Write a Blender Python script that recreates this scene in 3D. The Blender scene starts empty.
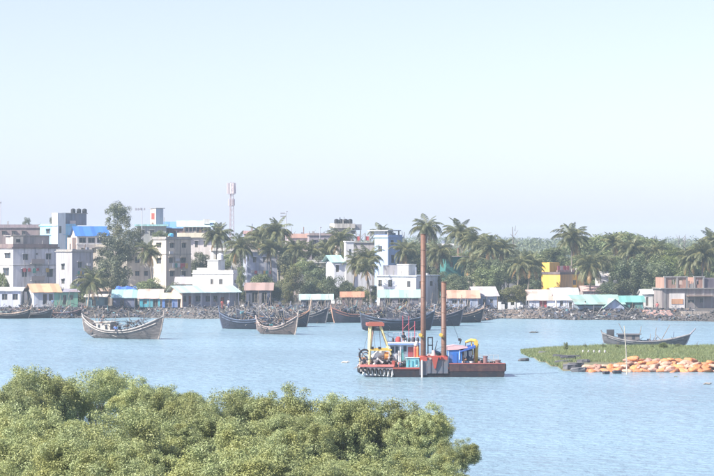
import bpy, math, random
import numpy as np
from mathutils import Vector, Matrix
random.seed(7); RNG = np.random.default_rng(7)
SC = bpy.context.scene; COL = SC.collection
R = math.radians
# ------------------------------------------------------------------ camera
F, HC, YH = 2400.0, 12.5, 242.0        # focal length (photo pixels), eye height (m), horizon row
cam = bpy.data.objects.new('camera', bpy.data.cameras.new('camera')); COL.objects.link(cam)
cam.location = (0, 0, HC); cam.rotation_euler = (R(90), 0, 0)
cam.data.sensor_width = 36; cam.data.lens = 36 * F / 714
cam.data.shift_y = (YH - 238) / 714
cam.data.clip_start = 1; cam.data.clip_end = 9000
SC.camera = cam
# ------------------------------------------------------------------ sky, sun, exposure
SUN_EL, SUN_AZ = 42, -119              # azimuth measured clockwise from +Y (view direction)
sd = Vector((math.sin(R(SUN_AZ)) * math.cos(R(SUN_EL)), math.cos(R(SUN_AZ)) * math.cos(R(SUN_EL)), math.sin(R(SUN_EL))))
w = bpy.data.worlds.new('World'); SC.world = w; w.use_nodes = True
nt = w.node_tree; bg = nt.nodes['Background']
sky = nt.nodes.new('ShaderNodeTexSky'); sky.sky_type = 'NISHITA'; sky.sun_disc = False
sky.sun_elevation = R(SUN_EL); sky.sun_rotation = R(SUN_AZ)
sky.air_density = 0.7; sky.dust_density = 0.8; sky.ozone_density = 3.3
wb = nt.nodes.new('ShaderNodeMix'); wb.data_type = 'RGBA'; wb.blend_type = 'MULTIPLY'; wb.inputs[0].default_value = 1; wb.inputs[7].default_value = (.965, .90, 1.06, 1)
hs = nt.nodes.new('ShaderNodeHueSaturation'); hs.inputs['Saturation'].default_value = .66
nt.links.new(sky.outputs[0], hs.inputs['Color']); nt.links.new(hs.outputs[0], wb.inputs[6]); nt.links.new(wb.outputs[2], bg.inputs[0]); bg.inputs[1].default_value = 0.104
sl = bpy.data.lights.new('sun', 'SUN'); sl.energy = 5.0; sl.angle = R(0.5); sl.color = (1, 0.94, 0.84)
so = bpy.data.objects.new('sun', sl); COL.objects.link(so); so.rotation_euler = sd.to_track_quat('Z', 'Y').to_euler()
SC.view_settings.view_transform = 'Standard'; SC.view_settings.look = 'None'
SC.view_settings.exposure = 1.08; SC.view_settings.gamma = 1; SC.view_settings.use_curve_mapping = False
SC.render.engine = 'CYCLES'
cy = SC.cycles; cy.use_denoising = True; cy.max_bounces = 6; cy.diffuse_bounces = 2; cy.glossy_bounces = 3
cy.transmission_bounces = 4; cy.transparent_max_bounces = 4; cy.volume_bounces = 2; cy.use_adaptive_sampling = True
HAZE = 0.00023

# ------------------------------------------------------------------ helpers
def GX(px, d): return (px - 357) / F * d
def GZ(py, d): return HC - (py - YH) / F * d
def DW(py): return F * HC / (py - YH)            # distance of a waterline seen at row py

def tag(o, label=None, cat=None, group=None, kind=None):
    if label: o['label'] = label
    if cat: o['category'] = cat
    if group: o['group'] = group
    if kind: o['kind'] = kind
    return o
def link(name, me, parent=None, loc=None, rot=None, scale=None):
    o = bpy.data.objects.new(name, me); COL.objects.link(o)
    if parent is not None: o.parent = parent
    if loc is not None: o.location = loc
    if rot is not None: o.rotation_euler = rot
    if scale is not None: o.scale = scale
    return o
def empty(name, loc, rz=0.0, label=None, cat=None, group=None):
    o = link(name, None, None, loc, (0, 0, rz)); o.empty_display_size = .3
    return tag(o, label, cat, group)

class MB:
    def __init__(s): s.v = []; s.f = []
    def add(s, vs, fs):
        n = len(s.v); s.v += [tuple(v) for v in vs]; s.f += [tuple(i + n for i in f) for f in fs]; return s
    def box(s, x0, x1, y0, y1, z0, z1):
        return s.add([(x0,y0,z0),(x1,y0,z0),(x1,y1,z0),(x0,y1,z0),(x0,y0,z1),(x1,y0,z1),(x1,y1,z1),(x0,y1,z1)],
                     [(3,2,1,0),(4,5,6,7),(0,1,5,4),(1,2,6,5),(2,3,7,6),(3,0,4,7)])
    def hull8(s, bot, top):       # two quads of 4 points
        return s.add(list(bot) + list(top), [(3,2,1,0),(4,5,6,7),(0,1,5,4),(1,2,6,5),(2,3,7,6),(3,0,4,7)])
    def prism(s, pts, y0, y1):    # polygon in xz, extruded along y
        n = len(pts)
        return s.add([(x, y0, z) for x, z in pts] + [(x, y1, z) for x, z in pts],
                     [tuple(range(n)), tuple(range(2*n-1, n-1, -1))] + [(i, n+i, n+(i+1) % n, (i+1) % n) for i in range(n)])
    def tube(s, path, rad, n=6, cap=True):
        path = [Vector(p) for p in path]
        if not hasattr(rad, '__len__'): rad = [rad] * len(path)
        vs = []; fs = []; up = Vector((0, 0, 1))
        for i, p in enumerate(path):
            t = (path[min(i+1, len(path)-1)] - path[max(i-1, 0)])
            t = t.normalized() if t.length > 1e-9 else Vector((0,0,1))
            a = t.cross(Vector((1, 0, 0)) if abs(t.x) < .8 else Vector((0, 1, 0))).normalized(); b = t.cross(a)
            for k in range(n):
                q = 2 * math.pi * k / n
                vs.append(p + (a * math.cos(q) + b * math.sin(q)) * rad[i])
        for i in range(len(path)-1):
            for k in range(n):
                fs.append((i*n+k, (i+1)*n+k, (i+1)*n+(k+1) % n, i*n+(k+1) % n))
        if cap:
            fs.append(tuple(range(n))); fs.append(tuple(range(len(path)*n-1, (len(path)-1)*n-1, -1)))
        return s.add(vs, fs)
    def torus(s, c, axis, R1, r2, n=12, m=6):
        c = Vector(c); ax = Vector(axis).normalized()
        a = ax.cross(Vector((1,0,0)) if abs(ax.x) < .8 else Vector((0,1,0))).normalized(); b = ax.cross(a)
        vs = []; fs = []
        for i in range(n):
            q = 2*math.pi*i/n; e = a*math.cos(q)+b*math.sin(q)
            for j in range(m):
                g = 2*math.pi*j/m
                vs.append(c + e*(R1+r2*math.cos(g)) + ax*(r2*math.sin(g)))
        for i in range(n):
            for j in range(m):
                fs.append((i*m+j, ((i+1) % n)*m+j, ((i+1) % n)*m+(j+1) % m, i*m+(j+1) % m))
        return s.add(vs, fs)
    def mesh(s, name, mat, smooth=False):
        me = bpy.data.meshes.new(name); me.from_pydata(s.v, [], s.f); me.validate()
        if mat: me.materials.append(mat)
        if smooth:
            me.polygons.foreach_set('use_smooth', [True]*len(me.polygons))
        return me
    def build(s, name, mat, parent=None, loc=None, rot=None, smooth=False):
        return link(name, s.mesh(name, mat, smooth), parent, loc, rot)

def np_mesh(name, V, Q, mat, smooth=False):
    V = np.asarray(V, np.float32).reshape(-1, 3); Q = np.asarray(Q, np.int32); k = Q.shape[1]
    me = bpy.data.meshes.new(name)
    me.vertices.add(len(V)); me.vertices.foreach_set('co', V.ravel())
    me.loops.add(Q.size); me.loops.foreach_set('vertex_index', Q.ravel())
    me.polygons.add(len(Q)); me.polygons.foreach_set('loop_start', np.arange(len(Q), dtype=np.int32)*k)
    if smooth: me.polygons.foreach_set('use_smooth', np.ones(len(Q), bool))
    me.update(calc_edges=True)
    if mat: me.materials.append(mat)
    return me

# ------------------------------------------------------------------ materials
_M = {}
def mat(kind, col=(.5, .5, .5), **k):
    key = (kind, tuple(col), tuple(sorted(k.items())))
    if key in _M: return _M[key]
    m = bpy.data.materials.new(kind); m.use_nodes = True; t = m.node_tree; N = t.nodes; L = t.links
    p = N['Principled BSDF']; c4 = (*col, 1)
    tc = N.new('ShaderNodeTexCoord'); mp = N.new('ShaderNodeMapping'); L.new(tc.outputs['Object'], mp.inputs[0])
    def noise(scale, detail=4, vec=None, rough=.55):
        n = N.new('ShaderNodeTexNoise'); n.inputs['Scale'].default_value = scale; n.inputs['Detail'].default_value = detail
        n.inputs['Roughness'].default_value = rough; L.new((vec or mp).outputs[0], n.inputs['Vector']); return n
    def ramp(src, stops):
        r = N.new('ShaderNodeValToRGB'); r.color_ramp.elements.remove(r.color_ramp.elements[1])
        for i, (pos, c) in enumerate(stops):
            e = r.color_ramp.elements[0] if i == 0 else r.color_ramp.elements.new(pos)
            e.position = pos; e.color = (*c, 1) if len(c) == 3 else c
        L.new(src, r.inputs[0]); return r
    def mix(fac, a, b, mode='MIX'):
        x = N.new('ShaderNodeMix'); x.data_type = 'RGBA'; x.blend_type = mode
        for s, v in ((0, fac), (6, a), (7, b)):
            if hasattr(v, 'is_linked') or hasattr(v, 'links'): L.new(v, x.inputs[s])
            else: x.inputs[s].default_value = v
        return x.outputs[2]
    def bump(h, st, dist):
        b = N.new('ShaderNodeBump'); b.inputs['Strength'].default_value = st; b.inputs['Distance'].default_value = dist
        L.new(h, b.inputs['Height']); L.new(b.outputs[0], p.inputs['Normal']); return b
    dark = tuple(c*.45 for c in col)
    p.inputs['Roughness'].default_value = k.get('rough', .8)
    if kind == 'plaster':
        mp.inputs['Scale'].default_value = (1.8, 1.8, .2)
        n1 = noise(1.1, 6); n2 = noise(.35, 3)
        st = ramp(n1.outputs[0], [(.44, (0, 0, 0)), (.66, (1, 1, 1))])
        g = min(1, k.get('dirt', .65)+.3)
        f = N.new('ShaderNodeMath'); f.operation = 'MULTIPLY'; f.inputs[1].default_value = g; L.new(st.outputs[0], f.inputs[0])
        a = mix(f.outputs[0], c4, (*(c*.5+.03 for c in col), 1))
        b = mix(ramp(n2.outputs[0], [(.45, (0, 0, 0)), (.7, (.35, .35, .35))]).outputs[0], a, (.32, .27, .22, 1))
        L.new(b, p.inputs['Base Color']); bump(noise(6, 5).outputs[0], .25, .03)
    elif kind == 'tin':
        n1 = noise(.5, 5); n2 = noise(2.5, 5)
        sep = N.new('ShaderNodeSeparateXYZ'); L.new(tc.outputs['Object'], sep.inputs[0])
        fl = N.new('ShaderNodeMath'); fl.operation = 'FLOOR'; ml = N.new('ShaderNodeMath'); ml.operation = 'MULTIPLY'; ml.inputs[1].default_value = 1.25
        L.new(sep.outputs[0], ml.inputs[0]); L.new(ml.outputs[0], fl.inputs[0])
        wn = N.new('ShaderNodeTexWhiteNoise'); wn.noise_dimensions = '1D'; L.new(fl.outputs[0], wn.inputs['W'])
        a = mix(wn.outputs[0], tuple(c*.8 for c in col) + (1,), tuple(min(1, c*1.12) for c in col) + (1,))
        r = ramp(n1.outputs[0], [(.5, (0, 0, 0)), (.68, (1, 1, 1))])
        f = N.new('ShaderNodeMath'); f.operation = 'MULTIPLY'; f.inputs[1].default_value = k.get('rust', .5); L.new(r.outputs[0], f.inputs[0])
        b = mix(f.outputs[0], a, (.30, .15, .08, 1))
        L.new(b, p.inputs['Base Color']); p.inputs['Roughness'].default_value = .5; p.inputs['Metallic'].default_value = .15
        wv = N.new('ShaderNodeTexWave'); wv.inputs['Scale'].default_value = 4; L.new(tc.outputs['Object'], wv.inputs[0]); bump(wv.outputs[0], .3, .03)
    elif kind in ('wood', 'hull'):
        mp.inputs['Scale'].default_value = (.5, 2, 4) if kind == 'hull' else (1, 1, 1)
        n1 = noise(1.4, 6); n2 = noise(5, 5)
        a = mix(ramp(n1.outputs[0], [(.35, (0, 0, 0)), (.7, (1, 1, 1))]).outputs[0], c4, (*dark, 1))
        b = mix(ramp(n2.outputs[0], [(.55, (0, 0, 0)), (.75, (.5, .5, .5))]).outputs[0], a, tuple(c*1.7+.02 for c in col) + (1,))
        L.new(b, p.inputs['Base Color']); bump(n1.outputs[0], .4, .05)
    elif kind in ('metal', 'rust'):
        n1 = noise(1.8, 6); n2 = noise(7, 4)
        amt = k.get('wear', .6 if kind == 'rust' else .35)
        r = ramp(n1.outputs[0], [(.45, (0, 0, 0)), (.7, (amt, amt, amt))])
        a = mix(r.outputs[0], c4, (.20, .10, .06, 1))
        b = mix(ramp(n2.outputs[0], [(.5, (0, 0, 0)), (.8, (.3, .3, .3))]).outputs[0], a, tuple(min(1, c*1.3+.012) for c in col) + (1,))
        L.new(b, p.inputs['Base Color']); p.inputs['Roughness'].default_value = k.get('rough', .55); bump(n2.outputs[0], .2, .01)
    elif kind == 'glass':
        p.inputs['Base Color'].default_value = c4; p.inputs['Roughness'].default_value = .25
    elif kind == 'leaf':
        gi = N.new('ShaderNodeNewGeometry'); oi = N.new('ShaderNodeObjectInfo')
        c2 = k.get('col2', tuple(c*1.6 for c in col))
        a = mix(gi.outputs['Random Per Island'], c4, (*c2, 1))
        a2 = mix(ramp(noise(.9, 3).outputs[0], [(.4, (0, 0, 0)), (.7, (.7, .7, .7))]).outputs[0], a, (col[0]*1.5, col[1]*1.15, col[2]*.8, 1))
        hs = N.new('ShaderNodeHueSaturation'); L.new(a2, hs.inputs['Color'])
        mr = N.new('ShaderNodeMapRange'); mr.inputs['To Min'].default_value = .8; mr.inputs['To Max'].default_value = 1.25
        L.new(oi.outputs['Random'], mr.inputs[0]); L.new(mr.outputs[0], hs.inputs['Value'])
        df = N.new('ShaderNodeBsdfDiffuse'); tr = N.new('ShaderNodeBsdfTranslucent'); gl = N.new('ShaderNodeBsdfGlossy'); gl.inputs['Roughness'].default_value = .5
        gl.inputs['Color'].default_value = (.5, .5, .5, 1)
        L.new(hs.outputs[0], df.inputs[0]); L.new(hs.outputs[0], tr.inputs[0])
        m1 = N.new('ShaderNodeMixShader'); m1.inputs[0].default_value = .3; L.new(df.outputs[0], m1.inputs[1]); L.new(tr.outputs[0], m1.inputs[2])
        m2 = N.new('ShaderNodeMixShader'); m2.inputs[0].default_value = k.get('gloss', .06); L.new(m1.outputs[0], m2.inputs[1]); L.new(gl.outputs[0], m2.inputs[2])
        L.new(m2.outputs[0], N['Material Output'].inputs[0])
    elif kind == 'ground':
        n1 = noise(.08, 6); n2 = noise(.9, 6)
        a = mix(n1.outputs[0], c4, (*dark, 1)); b = mix(ramp(n2.outputs[0], [(.45, (0, 0, 0)), (.65, (.6, .6, .6))]).outputs[0], a, (*k.get('col2', (.2, .19, .16)), 1))
        L.new(b, p.inputs['Base Color']); bump(n2.outputs[0], .6, .2); p.inputs['Roughness'].default_value = .95
    elif kind == 'scraps':          # mixed small things: a colour for each island
        gi = N.new('ShaderNodeNewGeometry')
        r = ramp(gi.outputs['Random Per Island'], k['stops']); r.color_ramp.interpolation = 'CONSTANT'
        L.new(r.outputs[0], p.inputs['Base Color'])
    elif kind == 'stone':
        gi = N.new('ShaderNodeNewGeometry')
        a = mix(gi.outputs['Random Per Island'], c4, (*dark, 1)); b = mix(noise(3, 4).outputs[0], a, (*k.get('col2', (.34, .30, .27)), 1))
        L.new(b, p.inputs['Base Color']); p.inputs['Roughness'].default_value = .9
    elif kind == 'cloth':
        n1 = noise(2, 5)
        L.new(mix(n1.outputs[0], c4, tuple(c*.7 for c in col) + (1,)), p.inputs['Base Color']); p.inputs['Roughness'].default_value = .9; bump(noise(4.5, 4).outputs[0], .8, .09)
    elif kind == 'bag':
        a = mix(ramp(noise(2.2, 5).outputs[0], [(.42, (0, 0, 0)), (.66, (.75, .75, .75))]).outputs[0], c4, (.36, .22, .14, 1))
        oi = N.new('ShaderNodeObjectInfo'); hs_ = N.new('ShaderNodeHueSaturation'); mr = N.new('ShaderNodeMapRange'); mr.inputs['To Min'].default_value = .7; mr.inputs['To Max'].default_value = 1.15
        L.new(oi.outputs['Random'], mr.inputs[0]); L.new(mr.outputs[0], hs_.inputs['Value']); L.new(a, hs_.inputs['Color']); L.new(hs_.outputs[0], p.inputs['Base Color']); bump(noise(6, 4).outputs[0], .9, .1)
    elif kind == 'water':
        mp.inputs['Scale'].default_value = (.6, .8, 1)
        n1 = noise(.22, 5, rough=.6); n2 = noise(1.4, 4, rough=.6); n3 = noise(.018, 4)
        ad = N.new('ShaderNodeMath'); ad.operation = 'MULTIPLY_ADD'; ad.inputs[1].default_value = .6
        L.new(n2.outputs[0], ad.inputs[0]); L.new(n1.outputs[0], ad.inputs[2])
        b = bump(ad.outputs[0], k.get('st', .85), k.get('dist', 1.0))
        L.new(mix(ramp(n3.outputs[0], [(.4, (0, 0, 0)), (.62, (1, 1, 1))]).outputs[0], c4, tuple(c*.82 for c in col) + (1,)), p.inputs['Base Color'])
        p.inputs['IOR'].default_value = 1.33; p.inputs['Roughness'].default_value = .24
    else:
        p.inputs['Base Color'].default_value = c4
    _M[key] = m; return m
GLASS = mat('glass', (.035, .045, .06)); FRAME = mat('plain', (.30, .26, .22)); DARKIN = mat('plain', (.02, .02, .025))  # DARKIN: near-black panels that paint the shade inside open doorways
SCR = ((0, (.035,.035,.045)), (.22, (.10,.10,.12)), (.40, (.20,.19,.20)), (.52, (.06,.08,.13)), (.66, (.36,.34,.32)), (.74, (.13,.10,.08)), (.86, (.28,.15,.10)), (.89, (.10,.22,.25)), (.91, (.05,.055,.08)), (.975, (.55,.52,.5)))
SCRAPS = mat('scraps', stops=SCR)

# ------------------------------------------------------------------ water, land, haze
def grid_sheet(name, xs, rows, m):       # rows: function of x -> list of (y, z)
    V = []; nr = len(rows(xs[0]))
    for x in xs: V += [(x, y, z) for y, z in rows(x)]
    Q = [(i*nr+j, (i+1)*nr+j, (i+1)*nr+j+1, i*nr+j+1) for i in range(len(xs)-1) for j in range(nr-1)]
    return link(name, np_mesh(name, V, Q, m, True))
WATER = mat('water', (.215,.335,.405))
wt = MB().add([(-1400, -60, 0), (1400, -60, 0), (1400, 2600, 0), (-1400, 2600, 0)], [(0, 1, 2, 3)]).build('water', WATER); tag(wt, kind='structure')

SHK = [(-2000, 395), (0, 395), (160, 395), (240, 390), (300, 385), (470, 378), (500, 390), (560, 388), (640, 382), (714, 377), (2600, 375)]
def shore_px(px):
    for (a, da), (b, db) in zip(SHK, SHK[1:]):
        if a <= px <= b: return da + (db-da)*(px-a)/(b-a)
    return 385
def shore(x):
    px = 357 + x/390*F
    return shore_px(px) + 1.6*math.sin(x*.31) + 1.1*math.sin(x*.83+1) if abs(x) < 400 else 385
GROUND = 1.5
def land_z(x, y):
    t = (y - shore(x))
    return max(-1.0, min(GROUND, t*.16)) if t < 9.4 else GROUND
def land_rows(x):
    s = shore(x)
    return [(s-7, -1.1), (s, 0), (s+2, .32+.12*math.sin(x*1.7)), (s+4.5, .75+.15*math.sin(x*1.1)), (s+7, 1.15+.1*math.sin(x*2.3)), (s+9.4, GROUND), (s+40, GROUND), (s+120, GROUND), (s+500, GROUND), (2500, GROUND)]
xs = sorted(set([-1300, -900, -600, -400, -250, 250, 400, 600, 900, 1300] + list(np.arange(-160, 160.1, 1.0))))
tag(grid_sheet('land', xs, land_rows, mat('ground', (.09,.08,.075), col2=(.11,.10,.09))), kind='structure')
hz = MB().box(-1450, 1450, -70, 2650, -2.2, 30).build('haze', None); tag(hz, 'pale blue morning haze filling the air over the river', 'haze', kind='stuff')
hm = bpy.data.materials.new('haze'); hm.use_nodes = True; hm.node_tree.nodes.remove(hm.node_tree.nodes['Principled BSDF'])
pv = hm.node_tree.nodes.new('ShaderNodeVolumePrincipled'); pv.inputs['Density'].default_value = HAZE
pv.inputs['Color'].default_value = (.72, .89, 1, 1); pv.inputs['Anisotropy'].default_value = 0
hm.node_tree.links.new(pv.outputs[0], hm.node_tree.nodes['Material Output'].inputs['Volume']); hz.data.materials.append(hm)

# ------------------------------------------------------------------ buildings
def k_(px): return (px - 357) / F
class Bld:
    """A block seen at its near corner: pl..pc is its left face, pc..pr its right face, th the turn of the right face."""
    def __init__(s, name, label, pl, pc, pr, ytop, d, th=0, depth=8, base=None, cat='building', group=None, dh=None):
        th = R(th); s.th = th; s.d = d; s.base = GROUND if base is None else base
        s.cx = k_(pc)*d; c, n = math.cos(th), math.sin(th)
        s.Lr = s.xr(pr)
        s.Ll = s.xl(pl) if pl < pc - 2.5 else depth
        s.h = GZ(ytop, d) - s.base
        s.root = empty(name, (s.cx, d, s.base), th, label, cat, group)
    def xr(s, px): k = k_(px); return (k*s.d - s.cx)/(math.cos(s.th) - k*math.sin(s.th))
    def xl(s, px): k = k_(px); return (s.cx - k*s.d)/(math.sin(s.th) + k*math.cos(s.th))
    def rr(s, r):      # pixel rect on the right face -> local
        a, b = s.xr(r[0]), s.xr(r[1]); d = s.d + (a+b)/2*math.sin(s.th)
        return a, b, GZ(r[3], d)-s.base, GZ(r[2], d)-s.base
    def rl(s, r):
        a, b = s.xl(r[1]), s.xl(r[0]); d = s.d + (a+b)/2*math.cos(s.th)
        return a, b, GZ(r[3], d)-s.base, GZ(r[2], d)-s.base
    def z(s, py, x=0, y=0): return GZ(py, s.d + x*math.sin(s.th) + y*math.cos(s.th)) - s.base
    def part(s, name, m, x0, x1, y0, y1, z0, z1): return MB().box(x0, x1, y0, y1, z0, z1).build(name, m, s.root)
    def walls(s, m, wr=(), wl=(), z0=0, z1=None, x0=0, x1=None, y0=0, y1=None, doors=(), dl=(), pane=GLASS, frame=FRAME, dm=None, shade=True, name='wall'):
        x1 = s.Lr if x1 is None else x1; y1 = s.Ll if y1 is None else y1; z1 = s.h if z1 is None else z1
        mb = MB()
        def clip(hs, a0, a1):
            out = []
            for h in hs:
                a, b = max(h[0], a0+.12), min(h[1], a1-.12); c, e = max(h[2], z0+.02), min(h[3], z1-.12)
                if b-a > .1 and e-c > .1: out.append((a, b, c, e))
            return out
        HR = [(r, 'window') for r in clip([s.rr(q) for q in wr], x0, x1)] + [(r, 'door') for r in clip([s.rr(q) for q in doors], x0, x1)]
        HL = [(r, 'window') for r in clip([s.rl(q) for q in wl], y0, y1)] + [(r, 'door') for r in clip([s.rl(q) for q in dl], y0, y1)]
        def face(holes, a0, a1, P, inn):
            us = sorted({a0, a1, *[v for (h, _) in holes for v in h[:2]]}); zs = sorted({z0, z1, *[v for (h, _) in holes for v in h[2:]]})
            for ua, ub in zip(us, us[1:]):
                for za, zb in zip(zs, zs[1:]):
                    um, zm = (ua+ub)/2, (za+zb)/2
                    if any(h[0] < um < h[1] and h[2] < zm < h[3] for h, _ in holes): continue
                    mb.add([P(ua, za, 0), P(ub, za, 0), P(ub, zb, 0), P(ua, zb, 0)], [(0, 1, 2, 3)])
            for h, kind in holes:
                a, b, c, e = h; q = .16
                o = [P(a, c, 0), P(b, c, 0), P(b, e, 0), P(a, e, 0)]; i = [P(a, c, q), P(b, c, q), P(b, e, q), P(a, e, q)]
                mb.add(o+i, [(0, 1, 5, 4), (1, 2, 6, 5), (2, 3, 7, 6), (3, 0, 4, 7)])
                def slab(lo, hi, q0, q1):
                    g = MB(); g.hull8([P(lo[0], lo[1], q0), P(hi[0], lo[1], q0), P(hi[0], lo[1], q1), P(lo[0], lo[1], q1)], [P(lo[0], hi[1], q0), P(hi[0], hi[1], q0), P(hi[0], hi[1], q1), P(lo[0], hi[1], q1)]); return g
                dmm = pane if kind == 'window' else (dm or mat('wood', (.10, .09, .09)))
                po = slab((a-.02, c-.02), (b+.02, e+.02), .14, .2).build(kind, dmm, s.root)
                fr = MB()
                t = .07
                for lo, hi in (((a, c), (a+t, e)), ((b-t, c), (b, e)), ((a+t, e-t), (b-t, e)), ((a+t, c), (b-t, c+t)), (((a+b)/2-.03, c+t), ((a+b)/2+.03, e-t))):
                    g = slab(lo, hi, .08, .13); fr.add(g.v, g.f)
                fr.build('frame', frame, po)
                if kind == 'window' and shade and e - c > .7:
                    slab((a-.18, e+.05), (b+.18, e+.13), -.4, -.003).build('sunshade', m, s.root)
        face(HR, x0, x1, lambda u, z, q: (u, y0+q, z), 1)
        face(HL, y0, y1, lambda u, z, q: (x0+q, u, z), 1)
        mb.add([(x1, y0, z0), (x1, y1, z0), (x1, y1, z1), (x1, y0, z1)], [(0, 1, 2, 3)])
        mb.add([(x0, y1, z0), (x1, y1, z0), (x1, y1, z1), (x0, y1, z1)], [(3, 2, 1, 0)])
        mb.add([(x0, y0, z1), (x1, y0, z1), (x1, y1, z1), (x0, y1, z1)], [(0, 1, 2, 3)])
        wo = mb.build(name, m, s.root); return wo
    def flat(s, m, t=.16, ov=.2, para=0, pm=None, z=None, x0=0, x1=None, y0=0, y1=None):
        z = s.h if z is None else z; x1 = s.Lr if x1 is None else x1; y1 = s.Ll if y1 is None else y1
        s.part('roof', m, x0-ov, x1+ov, y0-ov, y1+ov, z+.003, z+t)
        rq = random.Random(int(z*100))
        for k in range(rq.randint(2, 6)):
            px_, py_ = rq.uniform(x0+.3, x1-.3), rq.uniform(y0+.3, y0+2.5); hh = rq.uniform(.5, 1.5); ww = rq.choice([.04, .09, .25])
            if ww > .2: hh *= .5
            s.part(rq.choice(['roof_post', 'roof_post', 'crate']) if ww < .2 else 'crate', rq.choice([CONC, SLATE, mat('wood', (.3,.2,.15))]), px_-ww, px_+ww, py_-ww, py_+ww, z+t+.002, z+t+hh)
        if para:
            g = MB(); o = .03; zz = z+t+.003; w = .14
            g.box(x0+o, x1-o, y0+o, y0+o+w, zz, zz+para).box(x0+o, x1-o, y1-o-w, y1-o, zz, zz+para)
            g.box(x0+o, x0+o+w, y0+o+w, y1-o-w, zz, zz+para).box(x1-o-w, x1-o, y0+o+w, y1-o-w, zz, zz+para)
            g.build('parapet', pm or m, s.root)
    def band(s, py, m, t=.12, x1=None, y1=None):
        z = s.z(py); x1 = s.Lr if x1 is None else x1; y1 = s.Ll if y1 is None else y1
        s.part('floor_band', m, -.1, x1+.1, -.1, y1+.1, z, z+t)
    def tank(s, x, y, z, r=.55, h=1.2, m=None, name='water_tank'):
        g = MB().tube([(0, 0, 0), (0, 0, h*.12), (0, 0, h*.8), (0, 0, h*.93), (0, 0, h)], [r*.97, r, r, r*.6, r*.28], 14)
        o = g.build(name, m or mat('plain', (.03, .03, .035), rough=.5), s.root, (x, y, z), smooth=False)
        for q in (.25, .5, .75):
            MB().torus((0, 0, h*.8*q), (0, 0, 1), r, .04, 14, 4).build('rib', m or mat('plain', (.03, .03, .035), rough=.5), o)
        return o
    def tinroof(s, m, zf, zr, zb=None, run=None, ov=.45, x0=None, x1=None, y0=0, y1=None, t=.06, wm=None, name='roof'):
        """Front eave zf, ridge zr at depth run, back eave zb."""
        y1 = s.Ll if y1 is None else y1; x0 = -ov if x0 is None else x0; x1 = s.Lr+ov if x1 is None else x1
        run = (y0+y1)/2 if run is None else run; zb = zf if zb is None else zb
        sl = (zr-zf)/max(.1, run-y0); z0 = zf - sl*ov*.6
        g = MB(); n = max(2, int((x1-x0)/.9)); xs_ = np.linspace(x0, x1, n+1)
        for i in range(n):                              # overlapping sheets
            e = .018*(i % 2); a, b = xs_[i], xs_[i+1]+.04
            g.hull8([(a, y0-ov*.6, z0+e), (b, y0-ov*.6, z0+e), (b, run, zr+e), (a, run, zr+e)], [(a, y0-ov*.6, z0+t+e), (b, y0-ov*.6, z0+t+e), (b, run, zr+t+e), (a, run, zr+t+e)])
            if run < y1-.2:
                g.hull8([(a, run, zr+e), (b, run, zr+e), (b, y1+ov*.6, zb-.1+e), (a, y1+ov*.6, zb-.1+e)], [(a, run, zr+t+e), (b, run, zr+t+e), (b, y1+ov*.6, zb+t-.1+e), (a, y1+ov*.6, zb+t-.1+e)])
        ro = g.build(name, m, s.root)
        gx0, gx1 = x0+ov+.02, x1-ov-.02
        for gx in ((gx0, gx1-.1) if wm else ()):
            w_ = MB(); w_.add([(gx, y0+.02, zf-.1), (gx+.1, y0+.02, zf-.1), (gx+.1, run, zr-.03), (gx, run, zr-.03), (gx, y1-.02, min(zf, zb)-.1), (gx+.1, y1-.02, min(zf, zb)-.1)], [(0, 1, 2, 3), (3, 2, 5, 4), (0, 3, 4), (1, 5, 2), (0, 4, 5, 1)])
            w_.build('gable', wm, s.root)
        return ro
def dress(b, seed):
    rq = random.Random(seed)
    for k in range(2):
        x = b.Lr*rq.uniform(.15, .9); MB().tube([(x, -.12, 0), (x, -.12, b.h)], .05, 5).build('drain_pipe', mat('plain', (.2,.19,.2)), b.root)
    for k in range(3):
        x = b.Lr*rq.uniform(.1, .8); z_ = b.h*rq.uniform(.35, .85); MB().box(x, x+.75, -.42, -.13, z_, z_+.5).build('air_conditioner', mat('plain', (.5,.5,.5)), b.root)
    z_ = b.h*.62; x0 = b.Lr*.2; MB().tube([(x0, -.5, z_), (b.Lr*.8, -.5, z_)], .012, 4).build('clothes_line', mat('plain', (.2,.2,.2)), b.root)
    for k in range(6):
        x = x0+b.Lr*.6*k/6+rq.uniform(0, .2); c = rq.choice([(.5,.1,.12), (.6,.6,.6), (.1,.2,.5), (.6,.4,.1), (.08,.3,.25)]); MB().box(x, x+rq.uniform(.35, .6), -.515, -.485, z_-rq.uniform(.5, 1.0), z_).build('laundry', mat('cloth', c), b.root)
PL = lambda c, **k: mat('plaster', c, **k)
TIN = lambda c, **k: mat('tin', c, **k)
CONC = PL((.30, .29, .28), dirt=.7); WHITE = PL((.72,.72,.70), dirt=.4); BLUEW = PL((.50, .58, .68)); SLATE = PL((.20, .23, .30))

# far-left block, two storeys showing
b = Bld('apartment_house', 'two storey white house with brown parapet band at the far left', -14, 13, 58, 248.5, 452, 26)
W1 = PL((.66,.66,.68), dirt=.35)
b.walls(W1, wr=[(23,28,254,260),(46,51,253.5,259.5),(36,38,253,255),(22,27,269,277),(47,53,269,277)], wl=[(4.5,10.5,253,258.5),(-6,-1,253,259),(3,9,268,276)])
b.flat(PL((.16,.11,.11)), t=.3, ov=.25, para=.55, pm=PL((.18,.13,.13))); b.band(265.5, CONC)
b.part('drain_pipe', mat('plain', (.25,.25,.27)), b.xr(35), b.xr(35)+.12, -.13, -.01, 0, b.h)
zr = b.h+.47
for py_ in (263.8, 281):
    zb = b.z(py_); b.part('balcony_slab', CONC, b.xr(30), b.xr(43), -1.0, -.105, zb, zb+.12); b.part('balcony_rail', mat('plain', (.3,.26,.25)), b.xr(30), b.xr(43), -1.0, -.93, zb+.123, zb+.9)
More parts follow.
